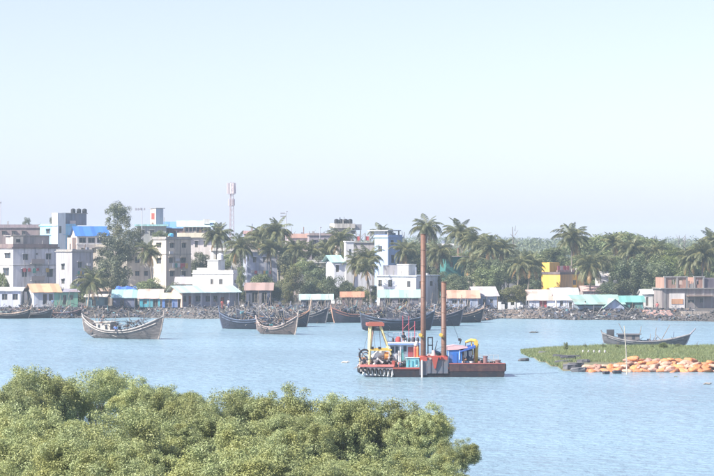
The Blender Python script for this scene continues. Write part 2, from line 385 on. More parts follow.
pb = b.part('roof_room', PL((.42,.38,.36)), .8, b.Lr*.92, 3, 7, zr, zr+1.9); b.part('roof_slab', CONC, .5, b.Lr*.95, 2.7, 7.3, zr+1.903, zr+2.08)
b.part('stair_room', PL((.62,.56,.46)), -2.2+2.6, 2.4, 1.2, 2.7, zr, zr+1.75); b.part('opening_shade', DARKIN, 1.0, 1.8, 1.17, 1.197, zr+.7, zr+1.3)  # opening is a near-black panel painting the unlit inside
dress(b, 1)
b = Bld('long_house', 'long brown flat roofed house behind the far left white house', -10, -9, 43, 228, 520, 6, 10)
b.walls(PL((.26,.20,.20)), wr=[(2,5,231,235),(12,15,231,235),(22,25,231,235)]); b.flat(PL((.24,.2,.22)), para=.6, pm=PL((.3,.24,.26)))
b = Bld('apartment_house', 'pale cyan house with slate stair tower and rooftop tanks', 40, 57, 76, 226, 500, 35)
CY = PL((.28,.60,.80), dirt=.1)
b.walls(CY, wr=[(63,66,235,241),(68,71.5,235,244)], wl=[(46,50,229,234)]); b.flat(CY, para=.3)
b.part('tower', PL((.66,.74,.76), dirt=.2), -.02, 1.9, -.3, 2.2, .5, b.z(213)); b.part('slit_window', GLASS, .35, .85, -.34, -.303, b.z(233), b.z(226))
b.part('stair_tower', SLATE, 2.0, b.xr(90), 1.5, 6, b.h+.2, b.z(213.5)); b.part('tower_slab', CONC, 1.8, b.xr(90)+.2, 1.3, 6.2, b.z(213.5)+.003, b.z(213.5)+.16)
for i in range(3): b.tank(5.2+1.35*i, 2.6, b.z(213.5)+.165, .5, .95)
b.part('notice_board', mat('plain', (.6,.5,.46)), b.xr(73), b.xr(79), 1.42, 1.49, b.z(224), b.z(220.5))
b = Bld('shop_house', 'white house with bright blue roof sheets beside the tall feathery tree', 71, 77, 108, 236, 470, 22)
b.walls(PL((.74,.70,.66), dirt=.3), wr=[(79,86,237.5,243),(88,95,237.5,243),(97,103,237.5,243),(81,86,248,253),(92,97,248,253)], shade=False)
b.tinroof(TIN((.06,.20,.55), rust=.08), b.h+.1, b.z(226.5, 0, b.Ll/2), ov=.4, wm=PL((.6,.5,.45))); b.band(244.5, WHITE, .2)
b.part('side_porch', PL((.55,.42,.36)), -.9, -.02, .3, b.Ll-.4, 3.4, b.h-.3)
b = Bld('grey_house', 'unpainted grey concrete house right of the far left white house', 56, 72, 93, 252, 440, 30)
b.walls(PL((.36,.36,.39), dirt=.6), wl=[(61.5,64.5,264,270),(61.5,64.5,279,284)], wr=[(78,82,262,268),(78,82,277,284)]); b.flat(CONC, para=.3)
dress(b, 2)
b = Bld('riverside_house', 'small pale blue house with two windows at the left waterfront', -6, -5, 20.5, 291, 405, 2, 6, cat='house')
b.walls(PL((.62,.66,.76), dirt=.3), wr=[(2,7.5,294,300),(12.5,18,294,300)], shade=False); b.tinroof(TIN((.62,.64,.68), rust=.15), b.h, b.z(287.5, 0, 3), ov=.4, wm=PL((.6,.6,.66)))
b = Bld('riverside_house', 'waterfront house with orange tin roof and half green wall', 27, 34, 78, 292, 404, 17, cat='house')
b.walls(PL((.56,.60,.66), dirt=.3), wr=[(49,53,294,301)], doors=[(43,47,294,304.5)], x1=b.xr(54), shade=False)
b.walls(PL((.22,.46,.34), dirt=.3), doors=[(63,66.5,295,305)], wr=[(70,73,295,300)], x0=b.xr(54)+.01, name='green_wall', shade=False)
b.tinroof(TIN((.62,.40,.24), rust=.3), b.h, b.z(284, 0, 3.4), ov=.5, x1=b.xr(62), wm=PL((.5,.4,.36)), run=3.6); b.tinroof(TIN((.34,.32,.36)), b.h-.05, b.z(289.5, 0, 3.4), ov=.4, x0=b.xr(62)+.05, run=3.6)
def shack(name, label, p0, p1, ytop, yridge, d, wall, roof, doors=(), wins=(), th=0, depth=5, rust=.3, dm=None, group=None):
    b = Bld(name, label, p0-1, p0, p1, ytop, d, th, depth, cat='shack', group=group); b.Ll = depth
    b.walls(wall, wr=wins, doors=doors, shade=False, dm=dm); b.tinroof(roof, b.h, b.z(yridge, 0, depth/2), ov=.4, wm=wall)
    n = max(2, int(b.Lr/1.6))
    for i in range(n+1): MB().tube([(i*b.Lr/n, -.35, 0), (i*b.Lr/n, -.35, b.h-.08)], .05, 5).build('post', mat('wood', (.2,.15,.11)), b.root)
    return b
shack('bamboo_shack', 'small shack with pale roof behind the low palm', 86, 105, 297, 294.5, 404, PL((.12,.24,.28)), TIN((.6,.56,.5)), doors=[(92,96,299,306)])
b = shack('tarp_shack', 'shack under a blue tarpaulin beside the flame coloured tree stump', 113, 135, 297.5, 290, 405, PL((.12,.14,.22)), TIN((.34,.54,.56), rust=.1), doors=[(120,124,300,308)])
g = MB(); n = 8
for i in range(n):
    x0, x1 = b.Lr*i/n, b.Lr*(i+1)/n; s_ = .12*math.sin(i*1.9); s2 = .12*math.sin((i+1)*1.9)
    g.add([(x0, 2.1, b.z(291.5)+s_), (x1, 2.1, b.z(291.5)+s2), (x1, 5.4, b.z(290)+.5+s2), (x0, 5.4, b.z(290)+.5+s_)], [(0, 1, 2, 3)])
g.build('tarpaulin', mat('cloth', (.06,.16,.55)), b.root)
shack('tin_shack', 'turquoise walled shack with pinkish tin roof on the bank', 139.5, 160.5, 298, 289.5, 404, PL((.06,.34,.42)), TIN((.60,.47,.42), rust=.4), doors=[(153,158,299,308)], wins=[(143,147,300,304)])
shack('tin_shack', 'blue walled shack with yellowish roof left of the long porch', 162, 178, 298.5, 293, 402.5, PL((.10,.20,.46)), TIN((.62,.58,.42)), doors=[(165,172,300,308)])
# three storey cream and grey house
b = Bld('three_storey_house', 'cream and grey flat roofed house behind the slim palm', 152, 166, 191, 239.5, 440, 30)
CR = PL((.56,.50,.41), dirt=.45)
b.walls(CR, wl=[(156.5,161,243,248),(156.5,161,258,264)], wr=[(169,173,257.5,263),(181,186,257.5,263),(170,174,243,248),(182,186,243,248),(170,174,271,276.5),(182,186,271,276.5)])
b.flat(CONC, para=.35); b.band(254.5, CONC)
b.tank(2, 2, b.h+.17, .5, 1.0, mat('plain', (.10,.45,.7)))
dress(b, 3)
b = Bld('cream_wing', 'low cream wing left of the cream and grey house', 126, 127, 153, 252.5, 446, 4, 7)
b.walls(CR, wr=[(135,139.5,257,263),(144,148,257,263),(135,139.5,271,276),(144,148,271,276)]); b.flat(PL((.6,.55,.48)), ov=.5)
b = Bld('roof_tower_house', 'house with tall cream and slate roof tower left of the phone mast', 136, 137, 166, 226, 490, 4, 9)
b.walls(PL((.34,.36,.34)), wr=[(140,144,230,236),(150,154,230,236)]); b.flat(PL((.30,.55,.55)), ov=.5, t=.35)
tw = Bld('roof_tower', 'x', 150.5, 156, 164.5, 208.5, 490, 35)
for c in list(tw.root.children): pass
TWX, TWZ = tw.cx-b.cx, b.h+.36
tz = tw.h - TWZ
t_ = MB().hull8([(TWX, 1.6, TWZ), (TWX+1.45, 2.6, TWZ), (TWX+.3, 4.3, TWZ), (TWX-1.15, 3.3, TWZ)], [(TWX, 1.6, TWZ+tz), (TWX+1.45, 2.6, TWZ+tz), (TWX+.3, 4.3, TWZ+tz), (TWX-1.15, 3.3, TWZ+tz)]).build('roof_tower', PL((.42,.46,.55), dirt=.2), b.root)
MB().hull8([(TWX-.06, 1.55, TWZ), (TWX-.03, 1.6, TWZ), (TWX-1.18, 3.3, TWZ), (TWX-1.21, 3.27, TWZ)], [(TWX-.06, 1.55, TWZ+tz-.1), (TWX-.03, 1.6, TWZ+tz-.1), (TWX-1.18, 3.3, TWZ+tz-.1), (TWX-1.21, 3.27, TWZ+tz-.1)]).build('pale_face', PL((.74,.64,.58), dirt=.2), t_)  # left face paler than the rest of the tower
MB().box(-1.0+TWX, TWX-.35, 1.9, 2.0, TWZ+1.0, TWZ+2.3).build('red_panel', mat('plain', (.5,.13,.10)), t_)
MB().hull8([(TWX, 1.3, TWZ+tz+.003), (TWX+1.8, 2.5, TWZ+tz+.003), (TWX+.3, 4.6, TWZ+tz+.003), (TWX-1.5, 3.3, TWZ+tz+.003)], [(TWX, 1.3, TWZ+tz+.15), (TWX+1.8, 2.5, TWZ+tz+.15), (TWX+.3, 4.6, TWZ+tz+.15), (TWX-1.5, 3.3, TWZ+tz+.15)]).build('tower_slab', CONC, b.root)
bpy.data.objects.remove(tw.root)
b = Bld('brown_house', 'maroon brown house with blue curved roof behind the cream house', 161, 162, 184, 228, 500, 3, 8)
b.walls(PL((.26,.15,.17)), wr=[(166,169,231,235),(174,177,231,235)]); b.tinroof(TIN((.14,.30,.52), rust=.1), b.h, b.z(222, 0, 4), ov=.5, wm=PL((.26,.15,.17)))
b = Bld('cream_house', 'cream and white house with pale cyan roof left of the palms', 180, 181, 212, 237.5, 476, 5, 9)
b.walls(PL((.76,.70,.66), dirt=.2), wr=[(195,198,241,247.5),(204,207,241,247),(185,188,241,247.5)]); b.flat(PL((.72,.66,.50), dirt=.2), ov=.6, t=.95)
z0 = b.h+.955; zt = b.z(226.5)
b.part('upper_room', PL((.5,.42,.42)), .6, b.Lr-.3, 1, 7, z0, zt)
for i in range(7): b.part('upper_window', GLASS, .9+i*.75, 1.45+i*.75, .95, .99, z0+.25, zt-.2)
b.tinroof(TIN((.50,.72,.74), rust=.05), zt, b.z(221, 0, 5), ov=.7, y0=.6, run=5, x0=-.9); b.part('roof_block', WHITE, b.Lr-1.6, b.Lr-.4, 1.2, 3, zt+.5, zt+1.5)
# white house and the porch in front of it
b = Bld('white_house', 'bright white house with stair block above the long porch roof', 192.5, 233, 238, 274, 416, 66)
b.walls(WHITE, wl=[(210.5,213.3,279,284.5),(219,222.6,279,284.5)], wr=[(234.5,236.5,280,283)], shade=False); b.flat(WHITE, t=.14, ov=.12, para=.5, pm=WHITE)
q0, q1 = b.xl(216.5), b.xl(206); b.part('stair_block', WHITE, .6, 3.2, q0, q1, b.h+.145, b.z(260.5, 0, q0)); b.part('block_slab', WHITE, .45, 3.35, q0-.15, q1+.15, b.z(260.5, 0, q0)+.003, b.z(260.5, 0, q0)+.12)
q2 = b.xl(206)+.01; b.part('roof_room', WHITE, 1, 3.2, q2, b.Ll-.3, b.h+.145, b.z(268, 0, q2)); b.tank(2.2, q0+.4, b.z(260.5, 0, q0)+.125, .55, 1.1, mat('plain', (.6,.6,.62)))
b = Bld('porch_house', 'long single storey house with pale cyan tin roof and open porch', 168, 182, 238, 292.5, 402, 24, depth=6, cat='house')
b.Ll = 6
b.walls(PL((.36,.36,.42), dirt=.5), doors=[(191,194.2,296,307),(223,227,297,308)], wr=[(184.5,188.8,296,302),(198,204,296,302),(208,213,296,302),(216,220,296,302)], y0=1.2, dm=mat('wood', (.30,.10,.09)), shade=False)
b.tinroof(TIN((.46,.60,.60), rust=.15), b.h, b.z(286, 0, 4), run=4, ov=.6, wm=None)
MB().add([(-.02, 0, 0), (-.02, 6, 0), (-.02, 6, b.h), (-.02, 4, b.z(286.5, 0, 4)), (-.02, 0, b.h-.05), (.1, 0, 0), (.1, 6, 0), (.1, 6, b.h), (.1, 4, b.z(286.5, 0, 4)), (.1, 0, b.h-.05)], [(0, 4, 3, 2, 1), (5, 6, 7, 8, 9), (0, 5, 9, 4), (0, 1, 6, 5), (1, 2, 7, 6), (2, 3, 8, 7), (3, 4, 9, 8)]).build('end_wall', PL((.64,.46,.36), dirt=.3), b.root)
for i in range(7): b.part('column', PL((.45,.44,.46)), i*b.Lr/6-.1+.12, i*b.Lr/6+.1+.12-.02, .02, .2, 0, b.h-.06)
b.part('plinth', CONC, 0, b.Lr, -.4, 1.19, -.2, .12)
# behind the palms
b = Bld('shaded_house', 'blue grey house half hidden by palms right of the white house', 243, 247, 277, 252, 445, 12, 7)
b.walls(PL((.34,.38,.50)), wr=[(263,266.5,257,262.5),(253,256,257,262.5),(256,260,271,276)]); b.flat(PL((.5,.46,.42)), ov=.4, para=.3)
dress(b, 5)
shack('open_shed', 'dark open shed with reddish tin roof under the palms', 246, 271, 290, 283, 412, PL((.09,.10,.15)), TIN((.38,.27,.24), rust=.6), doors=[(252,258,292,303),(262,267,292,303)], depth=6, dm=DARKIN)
b = Bld('pink_house', 'long pink parapet house behind the middle palms', 286, 288, 311, 238, 500, 6, 9); b.walls(PL((.46,.38,.38)), wr=[(291,294,241,246),(299,302,241,246)]); b.flat(PL((.66,.42,.34), dirt=.2), t=.9, ov=.2)
b = Bld('pink_house', 'small pink roofed house right of the phone mast', 243, 244, 256, 234, 505, 3, 8); b.walls(PL((.5,.42,.42)), wr=[(248,251,237,241)]); b.flat(PL((.62,.40,.38)), t=.7)
b = Bld('brown_house', 'long brown house below the rooftop water tanks', 307, 309, 338, 235.5, 495, 5, 10); b.walls(PL((.30,.27,.30)), wr=[(322,325,240,247),(313,316,240,247),(330,333,240,247)]); b.flat(PL((.30,.24,.24)), para=.35)
b = Bld('tank_tower_house', 'cream tower house carrying a row of black water tanks', 334, 337, 351, 228, 480, 15, 5)
b.walls(PL((.62,.56,.46)), wr=[(341,345,231,236)]); b.flat(PL((.66,.62,.54)), t=.9, ov=.7)
b.part('side_cistern', PL((.36,.36,.38)), b.Lr+.72, b.Lr+2.2, 0, 2, b.h-.4, b.h+.75); b.part('bracket', CONC, b.Lr+.02, b.Lr+1.2, .5, 1.5, b.h-1.2, b.h-.45)
for i in range(4): b.tank(.2+.95*i, 1.2, b.h+.905, .45, .95)
# white house with minaret-like tower, blue house, flat white house
b = Bld('white_villa', 'white villa with green hip roof and slim square tower behind a palm', 326, 334, 372, 262, 428, 12, 9)
b.walls(PL((.74,.75,.78), dirt=.25), wr=[(336,339,265,272),(351,353,264,271)], z1=b.z(262)); b.part('tower', WHITE, b.xr(345.5), b.xr(353.5), -.25, 1.3, 0, b.z(242)); b.part('tower_slab', WHITE, b.xr(345.5)-.12, b.xr(353.5)+.12, -.38, 1.43, b.z(242)+.003, b.z(241))
b.part('tower_window', GLASS, b.xr(348.8), b.xr(350.6), -.28, -.253, b.z(255.5), b.z(249)); b.tinroof(TIN((.38,.60,.58), rust=.05), b.h+.02, b.z(255.5, 0, 4), run=4, x1=b.xr(345), ov=.7); b.part('roof', WHITE, b.xr(354), b.Lr+.15, -.15, b.Ll, b.h+.003, b.h+.18)
b = Bld('unfinished_floor', 'rooftop with bare concrete columns and red cloths behind the white tower', 349, 351, 375, 243, 470, 5, 7); b.walls(PL((.45,.42,.42))); b.flat(CONC)
for i in range(6): b.part('column', CONC, i*.9, i*.9+.22, .3, .52, b.h+.165, b.h+1.9+.3*(i % 3))
for i in (1, 3): b.part('red_cloth', mat('cloth', (.55,.12,.12)), i*.9+.25, i*.9+.85, .38, .42, b.h+.5, b.h+1.3)
b = Bld('blue_house', 'light blue three storey house with open top floor', 374.5, 388, 402.5, 237.5, 440, 42)
BL = PL((.36,.50,.80), dirt=.2); b.walls(BL, wr=[(391,394,240,245),(391.3,394.3,255,263),(397,399.5,255,263)], wl=[(378,382,246,252)], shade=False); b.flat(BL, para=.35)
b.part('roof_room', WHITE, .6, 2.6, 1.5, 4.5, b.h+.165, b.h+1.2); b.part('roof_slab', PL((.5,.52,.56)), -.3, 3.0, -.3, 5.2, b.h+1.203, b.h+1.38)
for x, y in ((0, 0), (2.7, 0), (0, 4.8)): b.part('column', CONC, x, x+.2, y, y+.2, b.h+.17, b.h+1.2)
b = Bld('flat_white_house', 'flat roofed white house with roof block facing the moored boats', 377, 416, 438, 276.5, 412, 58)
b.walls(PL((.74,.77,.82), dirt=.2), wl=[(378.3,382,280,286.5),(388,392,280,287),(407,410.5,281,287.5)], wr=[(419.5,423,281,288),(430,433,281,286)], shade=False); b.flat(PL((.55,.62,.70), dirt=.3), t=.18, ov=.25)
b.part('roof_block', WHITE, .8, 3.4, b.xl(406), b.xl(395), b.h+.185, b.z(265, 0, b.xl(406))); b.part('block_slab', WHITE, .7, 3.5, b.xl(406)-.1, b.xl(395)+.1, b.z(265, 0, b.xl(406))+.003, b.z(265, 0, b.xl(406))+.12)
b.part('terrace_room', PL((.2,.2,.24)), 1.2, 3.2, b.xl(394.5), b.Ll-.5, b.h+.185, b.h+1.9)
for i in range(6): b.part('terrace_post', CONC, .1, .22, i*b.Ll/5.2, i*b.Ll/5.2+.12, b.h+.185, b.h+1.0)
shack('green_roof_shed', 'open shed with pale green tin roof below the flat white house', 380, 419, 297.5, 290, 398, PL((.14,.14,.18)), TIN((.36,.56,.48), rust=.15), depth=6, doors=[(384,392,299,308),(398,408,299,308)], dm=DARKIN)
b = Bld('net_house', 'building wrapped in dark green netting among the palms', 440, 446, 467, 257, 432, 15, 6); b.walls(mat('cloth', (.05,.20,.19)), wr=[(450,453,262,267)]); b.flat(CONC, ov=.4)
b = Bld('hidden_house', 'white roofed house glimpsed between the palms', 436, 437, 452, 245.5, 520, 3, 8); b.walls(WHITE, wr=[(441,444,248,252)]); b.flat(WHITE, t=.4, ov=.4)
shack('waterfront_shed', 'pale blue shed with rusty orange roof beside the moored boats', 447, 478, 298, 290.5, 396, PL((.34,.40,.52)), TIN((.58,.36,.26), rust=.6), depth=6, doors=[(466,470,300,308)], wins=[(452,457,300,304),(459,463,300,304)])
shack('waterfront_shed', 'grey roofed shed left of the olive waterside bush', 476, 497, 296, 287, 399, PL((.38,.44,.56)), TIN((.56,.52,.52), rust=.3), depth=7, doors=[(483,486,299,307)], th=8, wins=[(490,493,299,303)])
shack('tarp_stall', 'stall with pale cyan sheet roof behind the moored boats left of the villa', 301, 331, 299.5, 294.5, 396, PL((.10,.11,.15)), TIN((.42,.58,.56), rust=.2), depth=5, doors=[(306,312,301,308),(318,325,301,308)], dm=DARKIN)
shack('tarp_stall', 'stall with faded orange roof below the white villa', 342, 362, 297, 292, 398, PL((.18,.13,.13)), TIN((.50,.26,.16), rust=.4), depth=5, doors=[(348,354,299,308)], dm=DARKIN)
for lab, p0, p1, yt, d_, c_, ws in (('cream house half hidden behind the feathery tree', 96, 128, 247, 466, (.62,.56,.46), [(100,104,251,256),(118,122,251,256),(100,104,262,268)]), ('white house behind the palms above the stair block', 213, 241, 251, 452, (.70,.68,.64), [(218,221,255,260),(228,231,255,260),(218,221,266,271)]), ('cream house between the palm trunks left of the feathery pale tree', 272, 292, 255, 458, (.58,.52,.44), [(276,279,259,264),(284,287,259,264)]), ('pale house behind the dense round tree', 302, 329, 263, 440, (.64,.62,.60), [(307,310,267,272),(318,321,267,272)]), ('white house glimpsed left of the tallest spud', 403, 426, 264, 446, (.72,.72,.72), [(407,410,268,273),(418,421,268,273)]), ('small cream house right of the spuds among the trees', 470, 488, 272, 424, (.60,.54,.46), [(474,477,276,281),(482,484,276,281)])):
    b = Bld('town_house', lab, p0, p0, p1, yt, d_, 6, 7); b.walls(PL(c_, dirt=.3), wr=ws); b.flat(PL(tuple(q*.85 for q in c_)), para=.4, ov=.3)
shack('tin_shack', 'low shack with rusty roof between the low palm and the tarpaulin', 100, 118, 291, 285, 412, PL((.30,.26,.24)), TIN((.46,.36,.30), rust=.8), doors=[(106,110,294,304)], depth=6)
shack('tin_shack', 'grey roofed shack behind the wide green bush', 176, 194, 284, 277, 424, PL((.42,.34,.30)), TIN((.48,.46,.46), rust=.5), doors=[(182,186,287,298)], depth=6)
# broken white wall under the bush
b = Bld('white_wall', 'low broken white wall under the olive bush on the bank', 497, 498, 523, 303, 398.5, 3, .5, cat='wall')
b.Ll = .25; g = [(0, .14, 1), (.14, .27, .55), (.4, .52, .9), (.52, .66, .35), (.66, .72, .95), (.75, .9, .8), (.9, 1, .4)]
for a, e, hh in g: b.part('panel', WHITE, a*b.Lr, e*b.Lr-.03, 0, .22, -.3, b.h*hh+.2)
shack('waterfront_shed', 'white shed with red door and pinkish roof below the yellow house', 529, 556, 300, 290, 400, PL((.56,.60,.70), dirt=.3), TIN((.64,.50,.44), rust=.35), doors=[(539.3,547,299.5,309.5)], dm=mat('wood', (.42,.08,.09)), depth=7)
shack('waterfront_house', 'small white house with one window left of the turquoise roof', 556.5, 578, 300, 293, 397, PL((.62,.66,.76), dirt=.25), TIN((.66,.66,.66), rust=.1), wins=[(560,563,301,306)], doors=[(569,572,302,311)], depth=6)
shack('grey_roof_shed', 'low grey roofed shed directly below the yellow house', 553, 577, 293.5, 288, 410, PL((.14,.15,.20)), TIN((.52,.54,.56), rust=.15), depth=6, wins=[(560,566,294.5,297)])
b = Bld('yellow_house', 'yellow house with shade-coloured side wall and small roof tower', 541.5, 560, 584, 274.5, 424, 38)
YE = PL((.74,.45,.08), dirt=.2); b.walls(YE, wr=[(573,576.2,280,285)], shade=False); b.part('shade_face', PL((.44,.28,.12)), .05, b.xr(572.4), -.05, -.01, 0, b.h-.02); b.part('shade_face', PL((.44,.28,.12)), b.xr(576.8), b.Lr, -.05, -.01, 0, b.h-.02)  # shade on the right wall painted as darker overlays
b.flat(PL((.12,.09,.10)), t=.45, ov=.1); q0, q1 = b.xl(549.5), b.xl(541.7); b.part('roof_tower', YE, .02, 2.4, q0, q1, b.h+.455, b.z(262.5, 0, q0)); b.part('terrace_wall', PL((.5,.30,.28)), .3, b.Lr-.8, 1, 1.2, b.h+.455, b.h+.75)
for i in range(5): b.part('hanging_cloth', mat('cloth', [(.6,.2,.22), (.6,.5,.5), (.5,.12,.15)][i % 3]), .6+i*.75, 1.2+i*.75, 1.3, 1.34, b.h+.76, b.h+1.5)
b = Bld('turquoise_shed', 'large boat shed with turquoise tin roof and pale gable', 578, 579, 622, 306, 392, 6, 11, cat='shed')
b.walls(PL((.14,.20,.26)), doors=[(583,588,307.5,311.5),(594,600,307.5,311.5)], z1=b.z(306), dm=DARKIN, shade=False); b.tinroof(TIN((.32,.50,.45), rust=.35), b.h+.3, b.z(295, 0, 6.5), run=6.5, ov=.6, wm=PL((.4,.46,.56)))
gx0, gx1 = b.xr(604), b.xr(623); gm = (gx0+gx1)/2
MB().prism([(gx0, 0), (gx1, 0), (gx1, b.z(307)), (gm, b.z(299.5)), (gx0, b.z(307))], -.9, -.75).build('gable_front', PL((.44,.52,.66), dirt=.3), b.root); b.part('gate', mat('wood', (.22,.24,.32)), gx0+.6, gx1-.5, -.95, -.905, 0, b.z(308))
for sx in (-1, 1):
    e = gm+sx*(gx1-gx0)*.62; MB().hull8([(gm, -1.3, b.z(298.9)), (e, -1.3, b.z(308.2)), (e, 5, b.z(308.2)), (gm, 5, b.z(298.9))], [(gm, -1.3, b.z(298.6)), (e, -1.3, b.z(307.9)), (e, 5, b.z(307.9)), (gm, 5, b.z(298.6))]).build('porch_roof', TIN((.32,.50,.45), rust=.35), b.root)
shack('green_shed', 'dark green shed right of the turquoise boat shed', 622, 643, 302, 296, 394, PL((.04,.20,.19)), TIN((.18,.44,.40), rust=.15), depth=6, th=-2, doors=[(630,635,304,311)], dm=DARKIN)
shack('pink_roof_hut', 'hut with faded pink roof right of the yellow house', 583, 606, 291, 286, 418, PL((.4,.34,.34)), TIN((.62,.44,.40), rust=.3), depth=6)
b = Bld('white_hut', 'narrow white house end between the palms above the turquoise roof', 599, 600, 608.5, 277, 422, 4, 5, cat='house'); b.walls(WHITE, wr=[(603,605,281,285)], shade=False); b.tinroof(TIN((.6,.58,.56)), b.h, b.h+.9, ov=.3, wm=WHITE)
b = Bld('white_hut', 'small white hut right of the dark green shed', 642, 643, 653, 294, 404, 4, 4, cat='house'); b.walls(WHITE, doors=[(646,648.5,297,306)], shade=False); b.tinroof(TIN((.75,.75,.73), rust=.1), b.h, b.h+.7, ov=.3, wm=WHITE)
# unfinished brick house on the right
b = Bld('brick_house', 'unfinished brick and concrete house at the right edge', 654, 662, 722, 289, 398, 10, 10)
b.walls(PL((.25,.22,.22), dirt=.7), wr=[(688,694.5,299.5,303),(700,704,298,303)], doors=[(683.5,686,299,309)], dl=[], shade=False); b.flat(CONC, ov=.3)
x0, x1 = b.xr(669.5), b.xr(684.5); b.part('sunlit_patch', PL((.78,.74,.70), dirt=.2), x0, x1, -.12, -.02, 0, b.z(293.5)); b.part('orange_panel', PL((.72,.36,.18)), x0+.3, x1-.3, -.18, -.125, b.z(304), b.z(299))  # sunlit stretch of wall painted as a pale slab over the front
BR = None
def brick_walls(p0, p1, ytop, holes):
    """brick storey: real openings left between piers"""
    xs_ = [b.xr(p0)]; z0, z1 = b.h+.165, b.z(ytop)
    segs = []; x = b.xr(p0)
    for (h0, h1) in holes: segs.append((x, b.xr(h0), z0, z1)); segs.append((b.xr(h0), b.xr(h1), z1-.35, z1)); segs.append((b.xr(h0), b.xr(h1), z0, z0+.55)); x = b.xr(h1)
    segs.append((x, b.xr(p1), z0, z1))
    for s_ in segs: b.part('brick_pier', PL((.36,.20,.15)), s_[0], s_[1]-.01, .1, .35, s_[2], s_[3])
    b.part('side_wall', PL((.36,.20,.15)), b.xr(p0), b.xr(p0)+.22, .36, 5, z0, z1)
for p_ in (665, 677, 687, 694.6, 703.5, 712): b.part('frame_column', CONC, b.xr(p_)-.14, b.xr(p_)+.14, -.03, .09, 0, b.z(276.5) if p_ < 704 else b.h)
for p_, q_ in ((664, 688), (694, 705)): b.part('lintel', CONC, b.xr(p_), b.xr(q_), -.05, .4, b.z(277.5)+.003, b.z(276.3))
b.part('awning', TIN((.30,.22,.18), rust=.7), b.xr(686.2), b.xr(712), -1.3, -.03, b.z(296.4), b.z(295.7))
brick_walls(664.5, 687, 277.5, [(672.2,675.8),(679.5,682.8)]); brick_walls(694.5, 704, 277.5, [(696.5,699)])
b.part('dark_room', PL((.12,.10,.13)), b.xr(704.2), b.Lr, .2, 5, b.h+.165, b.z(278.5)); b.part('roof_room', PL((.3,.22,.2)), b.xr(687.3), b.xr(694.2), 2.5, 5, b.h+.165, b.z(281))
b = Bld('retaining_wall', 'low stone retaining wall at the right waterfront', 682, 683, 709, 311.5, 383, 2, 4, base=-.5, cat='wall')
for r in range(4):
    for i in range(9):
        a = i*b.Lr/9 + (.25 if r % 2 else 0); hh = b.h/4
        g = random.uniform(.9, 1); MB().box(a+.02, a+b.Lr/9*g, random.uniform(-.06, .03), .8, r*hh+.01, (r+1)*hh-.03).build('stone', mat('stone', (.42,.36,.30)), b.root)
b.part('core', PL((.3,.26,.22)), .05, b.Lr, .1, 5, 0, b.h-.06)

# telecom mast, floodlight, aerial poles
STEEL = mat('plain', (.36,.30,.32)); d = 520; zt = GZ(182, d)
mast = empty('telecom_mast', (GX(231.5, d), d, GROUND), .3, 'slim lattice phone mast rising above the palms', 'mast')
legs = [(.55*math.cos(a), .55*math.sin(a)) for a in (0, 2.094, 4.189)]; hM = zt - GROUND
for x, y in legs: MB().tube([(x*1.5, y*1.5, 0), (x*.62, y*.62, hM)], .07, 5).build('leg', STEEL, mast)
g = MB(); n = 22
for i in range(n):
    for j in range(3):
        s0, s1 = 1.5-.88*i/n, 1.5-.88*(i+1)/n; A, B_ = legs[j], legs[(j+1) % 3]
        g.tube([(A[0]*s0, A[1]*s0, hM*i/n), (B_[0]*s1, B_[1]*s1, hM*(i+1)/n)], .03, 4, False)
tag(g.build('bracing', STEEL, mast), kind='stuff')
for zz, hh, rr, nn in ((hM-2.6, 2.3, .85, 6), (hM-5.2, 1.4, .6, 4)):
    MB().torus((0, 0, zz), (0, 0, 1), rr-.1, .05, 14, 4).build('platform_ring', STEEL, mast)
    for i in range(nn):
        a = 6.283*i/nn; MB().box(-.09, .09, -.16, .16, 0, hh).build('antenna_panel', mat('plain', (.55,.5,.52)), mast, (rr*math.cos(a), rr*math.sin(a), zz+.1), (0, 0, a))
    for i in range(3):
        a = 2.094*i; MB().tube([(0, 0, zz), (rr*math.cos(a), rr*math.sin(a), zz)], .04, 4).build('arm', STEEL, mast)
def pole(name, label, px, ytop, d, heads, cat='pole'):
    r = empty(name, (GX(px, d), d, GROUND), 0, label, cat); h = GZ(ytop, d)-GROUND
    MB().tube([(0, 0, 0), (0, 0, h)], [.12, .07], 6).build('pole', mat('plain', (.45,.45,.48)), r)
    for (dx, dz, w_, hh) in heads:
        MB().box(dx-w_/2, dx+w_/2, -.15, .15, h+dz-hh, h+dz).build('head', mat('plain', (.25,.25,.28)), r)
        MB().tube([(0, 0, h+dz-hh/2), (dx, 0, h+dz-hh/2)], .03, 4).build('arm', mat('plain', (.45,.45,.48)), r)
pole('floodlight_pole', 'thin floodlight pole between palms in the middle of the town', 286, 212.5, 480, [(-.65, -.05, .9, .22), (-.65, -.65, .9, .22), (.2, .25, .3, .15)])
pole('aerial_pole', 'thin aerial pole left of the slate roof tower', 142, 208, 485, [(-1.2, 0, .35, .5), (-.7, 0, .3, .5), (-.2, .05, .3, .45), (.5, 0, .25, .45)])
pole('power_pole', 'tall thin pole at the left edge behind the brown roof', 0.5, 201, 530, [(0, -.2, .4, .3)])
pole('aerial_pole', 'short aerial pole on the roofs right of the brown house', 320, 227, 490, [(.2, 0, .3, .2)])

